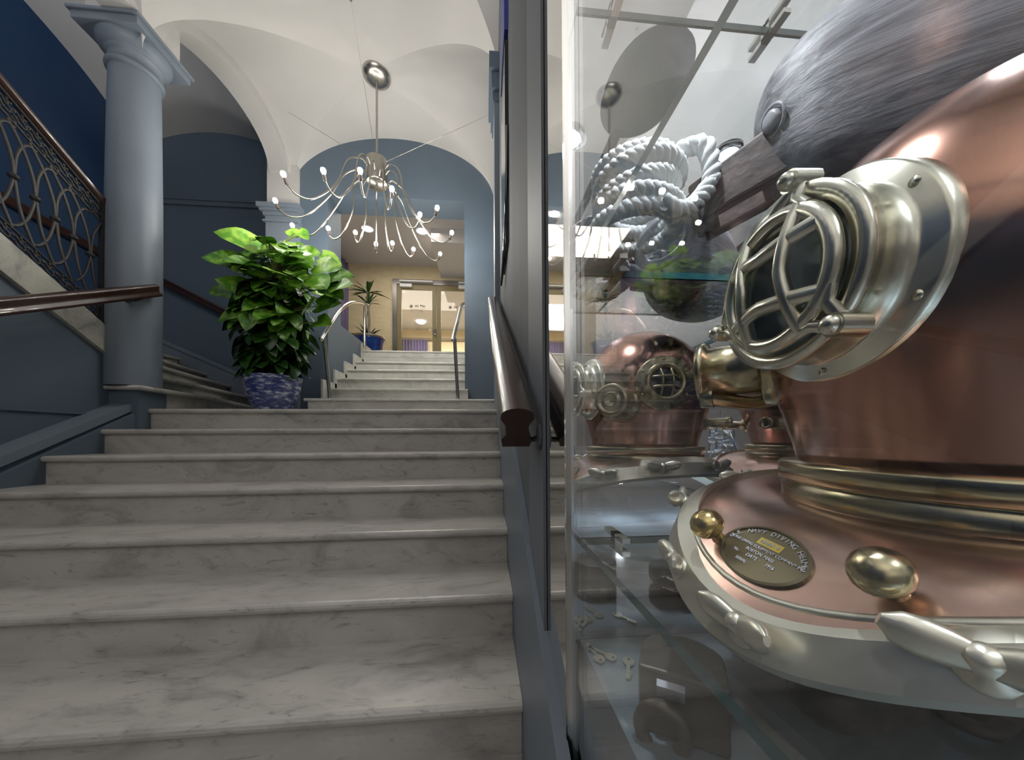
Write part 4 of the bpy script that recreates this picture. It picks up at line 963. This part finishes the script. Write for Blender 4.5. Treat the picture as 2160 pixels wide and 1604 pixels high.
o = MB().box((bxp.x, bxp.y-.02, ZD), (bxp.x+.05, bxp.y+.03, ZD+.04)).build('blue_box', mat('blue_card', (.04, .10, .50), .5), bevel=.002); tag(o, 'small bright blue box on the deck in the far right corner', 'box')
def key(x, y, ang, lab, shape=0):
    p = at(x, y, Z=ZD+.002); k_ = MB(); u = V(cos(ang), sin(ang), 0); v = V(-u.y, u.x, 0)
    def Q(a, b, z=0): return p+u*a+v*b+V(0,0,z)
    def slabk(poly, z0, z1):
        n = len(poly); vs = [Q(a, b, z) for z in (z0, z1) for a, b in poly]; k_.add(vs, [tuple(range(n))[::-1], tuple(range(n, 2*n))]+[(i, (i+1) % n, (i+1) % n+n, i+n) for i in range(n)])
    th = 0, .0022
    ringp = [(.0085*cos(2*pi*i/16), .0075*sin(2*pi*i/16)) for i in range(16)]; inr = [(.0022*cos(2*pi*i/16)-.004, .0022*sin(2*pi*i/16)) for i in range(16)]
    vs = [Q(a, b, z) for z in th for a, b in ringp+inr]
    k_.add(vs, [(i, (i+1) % 16, 16+(i+1) % 16, 16+i)[::-1] for i in range(16)]+[(32+i, 32+(i+1) % 16, 48+(i+1) % 16, 48+i) for i in range(16)]+[(i, (i+1) % 16, 32+(i+1) % 16, 32+i) for i in range(16)]+[(16+i, 16+(i+1) % 16, 48+(i+1) % 16, 48+i)[::-1] for i in range(16)])
    slabk([(.0075, -.0022), (.034, -.0022), (.0345, .001), (.033, .0022), (.0075, .0022)], *th)
    for j in range(3 if shape == 0 else 2): slabk([(.020+.005*j, .002), (.0235+.005*j, .002), (.0235+.005*j, .0055-.001*j), (.020+.005*j, .0055-.001*j)], *th)
    o = k_.build('brass_key', PALEBRASS); tag(o, lab, 'key', 'small keys on the cabinet deck'); return o
for a in ((1264, 1392, 1.75, 'small brass key nearest the glass edge on the deck left of the padlock'), (1288, 1388, 2.3, 'small brass key crossing the one nearest the glass edge'),
          (1326, 1398, 4.25, 'small brass key lying alone left of the iron padlock'), (1372, 1392, .9, 'small brass key behind the padlock under the shelf edge')): key(*a)

# ------------------------------------------------------------------ silver ship model seen in the mirrors
SX, SY = .30, -.215
sh = thing('ship_model', (SX, SY, ZSH), 'small silver sailing ship model seen reflected in the cabinet mirrors', 'model ship')
def hull(u, v):
    x = -.075+.15*u; w_ = .018*sin(pi*min(1, .08+.92*u))**.6; a = pi*v
    return V(SX+w_*cos(a), SY+x, ZSH+.045+.010*(2*u-1)**2-.026*sin(a)*(1-.3*abs(2*u-1)))
m = MB().grid(hull, 20, 9); m.grid(lambda u, v: V(SX+.018*(sin(pi*min(1, .08+.92*u))**.6)*(1-2*v), SY-.075+.15*u, ZSH+.045+.010*(2*u-1)**2), 20, 3); m.build('hull', SILVER, sh)
m = MB()
for yy, hh in ((-.04, .19), (.0, .22), (.04, .17)):
    m.tube([(SX, SY+yy, ZSH+.04), (SX, SY+yy, ZSH+.04+hh)], .0016, 6)
    for q in (.25, .55, .85): m.tube([(SX-.028*(1.2-q*.5), SY+yy, ZSH+.04+hh*q), (SX+.028*(1.2-q*.5), SY+yy, ZSH+.04+hh*q)], .001, 5)
m.tube([(SX, SY+.07, ZSH+.052), (SX, SY+.12, ZSH+.075)], .0015, 6)
for yy, hh in ((-.04, .19), (.0, .22), (.04, .17)):
    for e in (-.075, .12 if yy == .04 else .05): m.tube([(SX, SY+yy, ZSH+.04+hh), (SX, SY+e, ZSH+.06)], .0005, 4)
m.build('masts', SILVER, sh)
m = MB()
for yy, hh in ((-.04, .19), (.0, .22), (.04, .17)):
    for q in (.25, .55):
        z0_, z1_ = ZSH+.04+hh*q, ZSH+.04+hh*(q+.28); w0_ = .026*(1.2-q*.5)
        m.grid(lambda u, v: V(SX+w0_*(2*u-1)*(1-.15*v), SY+yy+.010*sin(pi*v)*sin(pi*(.15+.7*u)), z0_+(z1_-z0_)*v), 7, 6)
m.grid(lambda u, v: V(SX, SY+.05+.06*u*(1-v), ZSH+.07+.10*v), 3, 4)
o = m.build('sails', SILVER, sh); s_ = o.modifiers.new('solid', 'SOLIDIFY'); s_.thickness = .0006
MB().box((SX-.012, SY-.04, ZSH), (SX+.012, SY+.04, ZSH+.006)).tube([(SX, SY-.02, ZSH+.004), (SX, SY-.02, ZSH+.026)], .003, 8).tube([(SX, SY+.02, ZSH+.004), (SX, SY+.02, ZSH+.026)], .003, 8).build('stand', SILVER, sh)
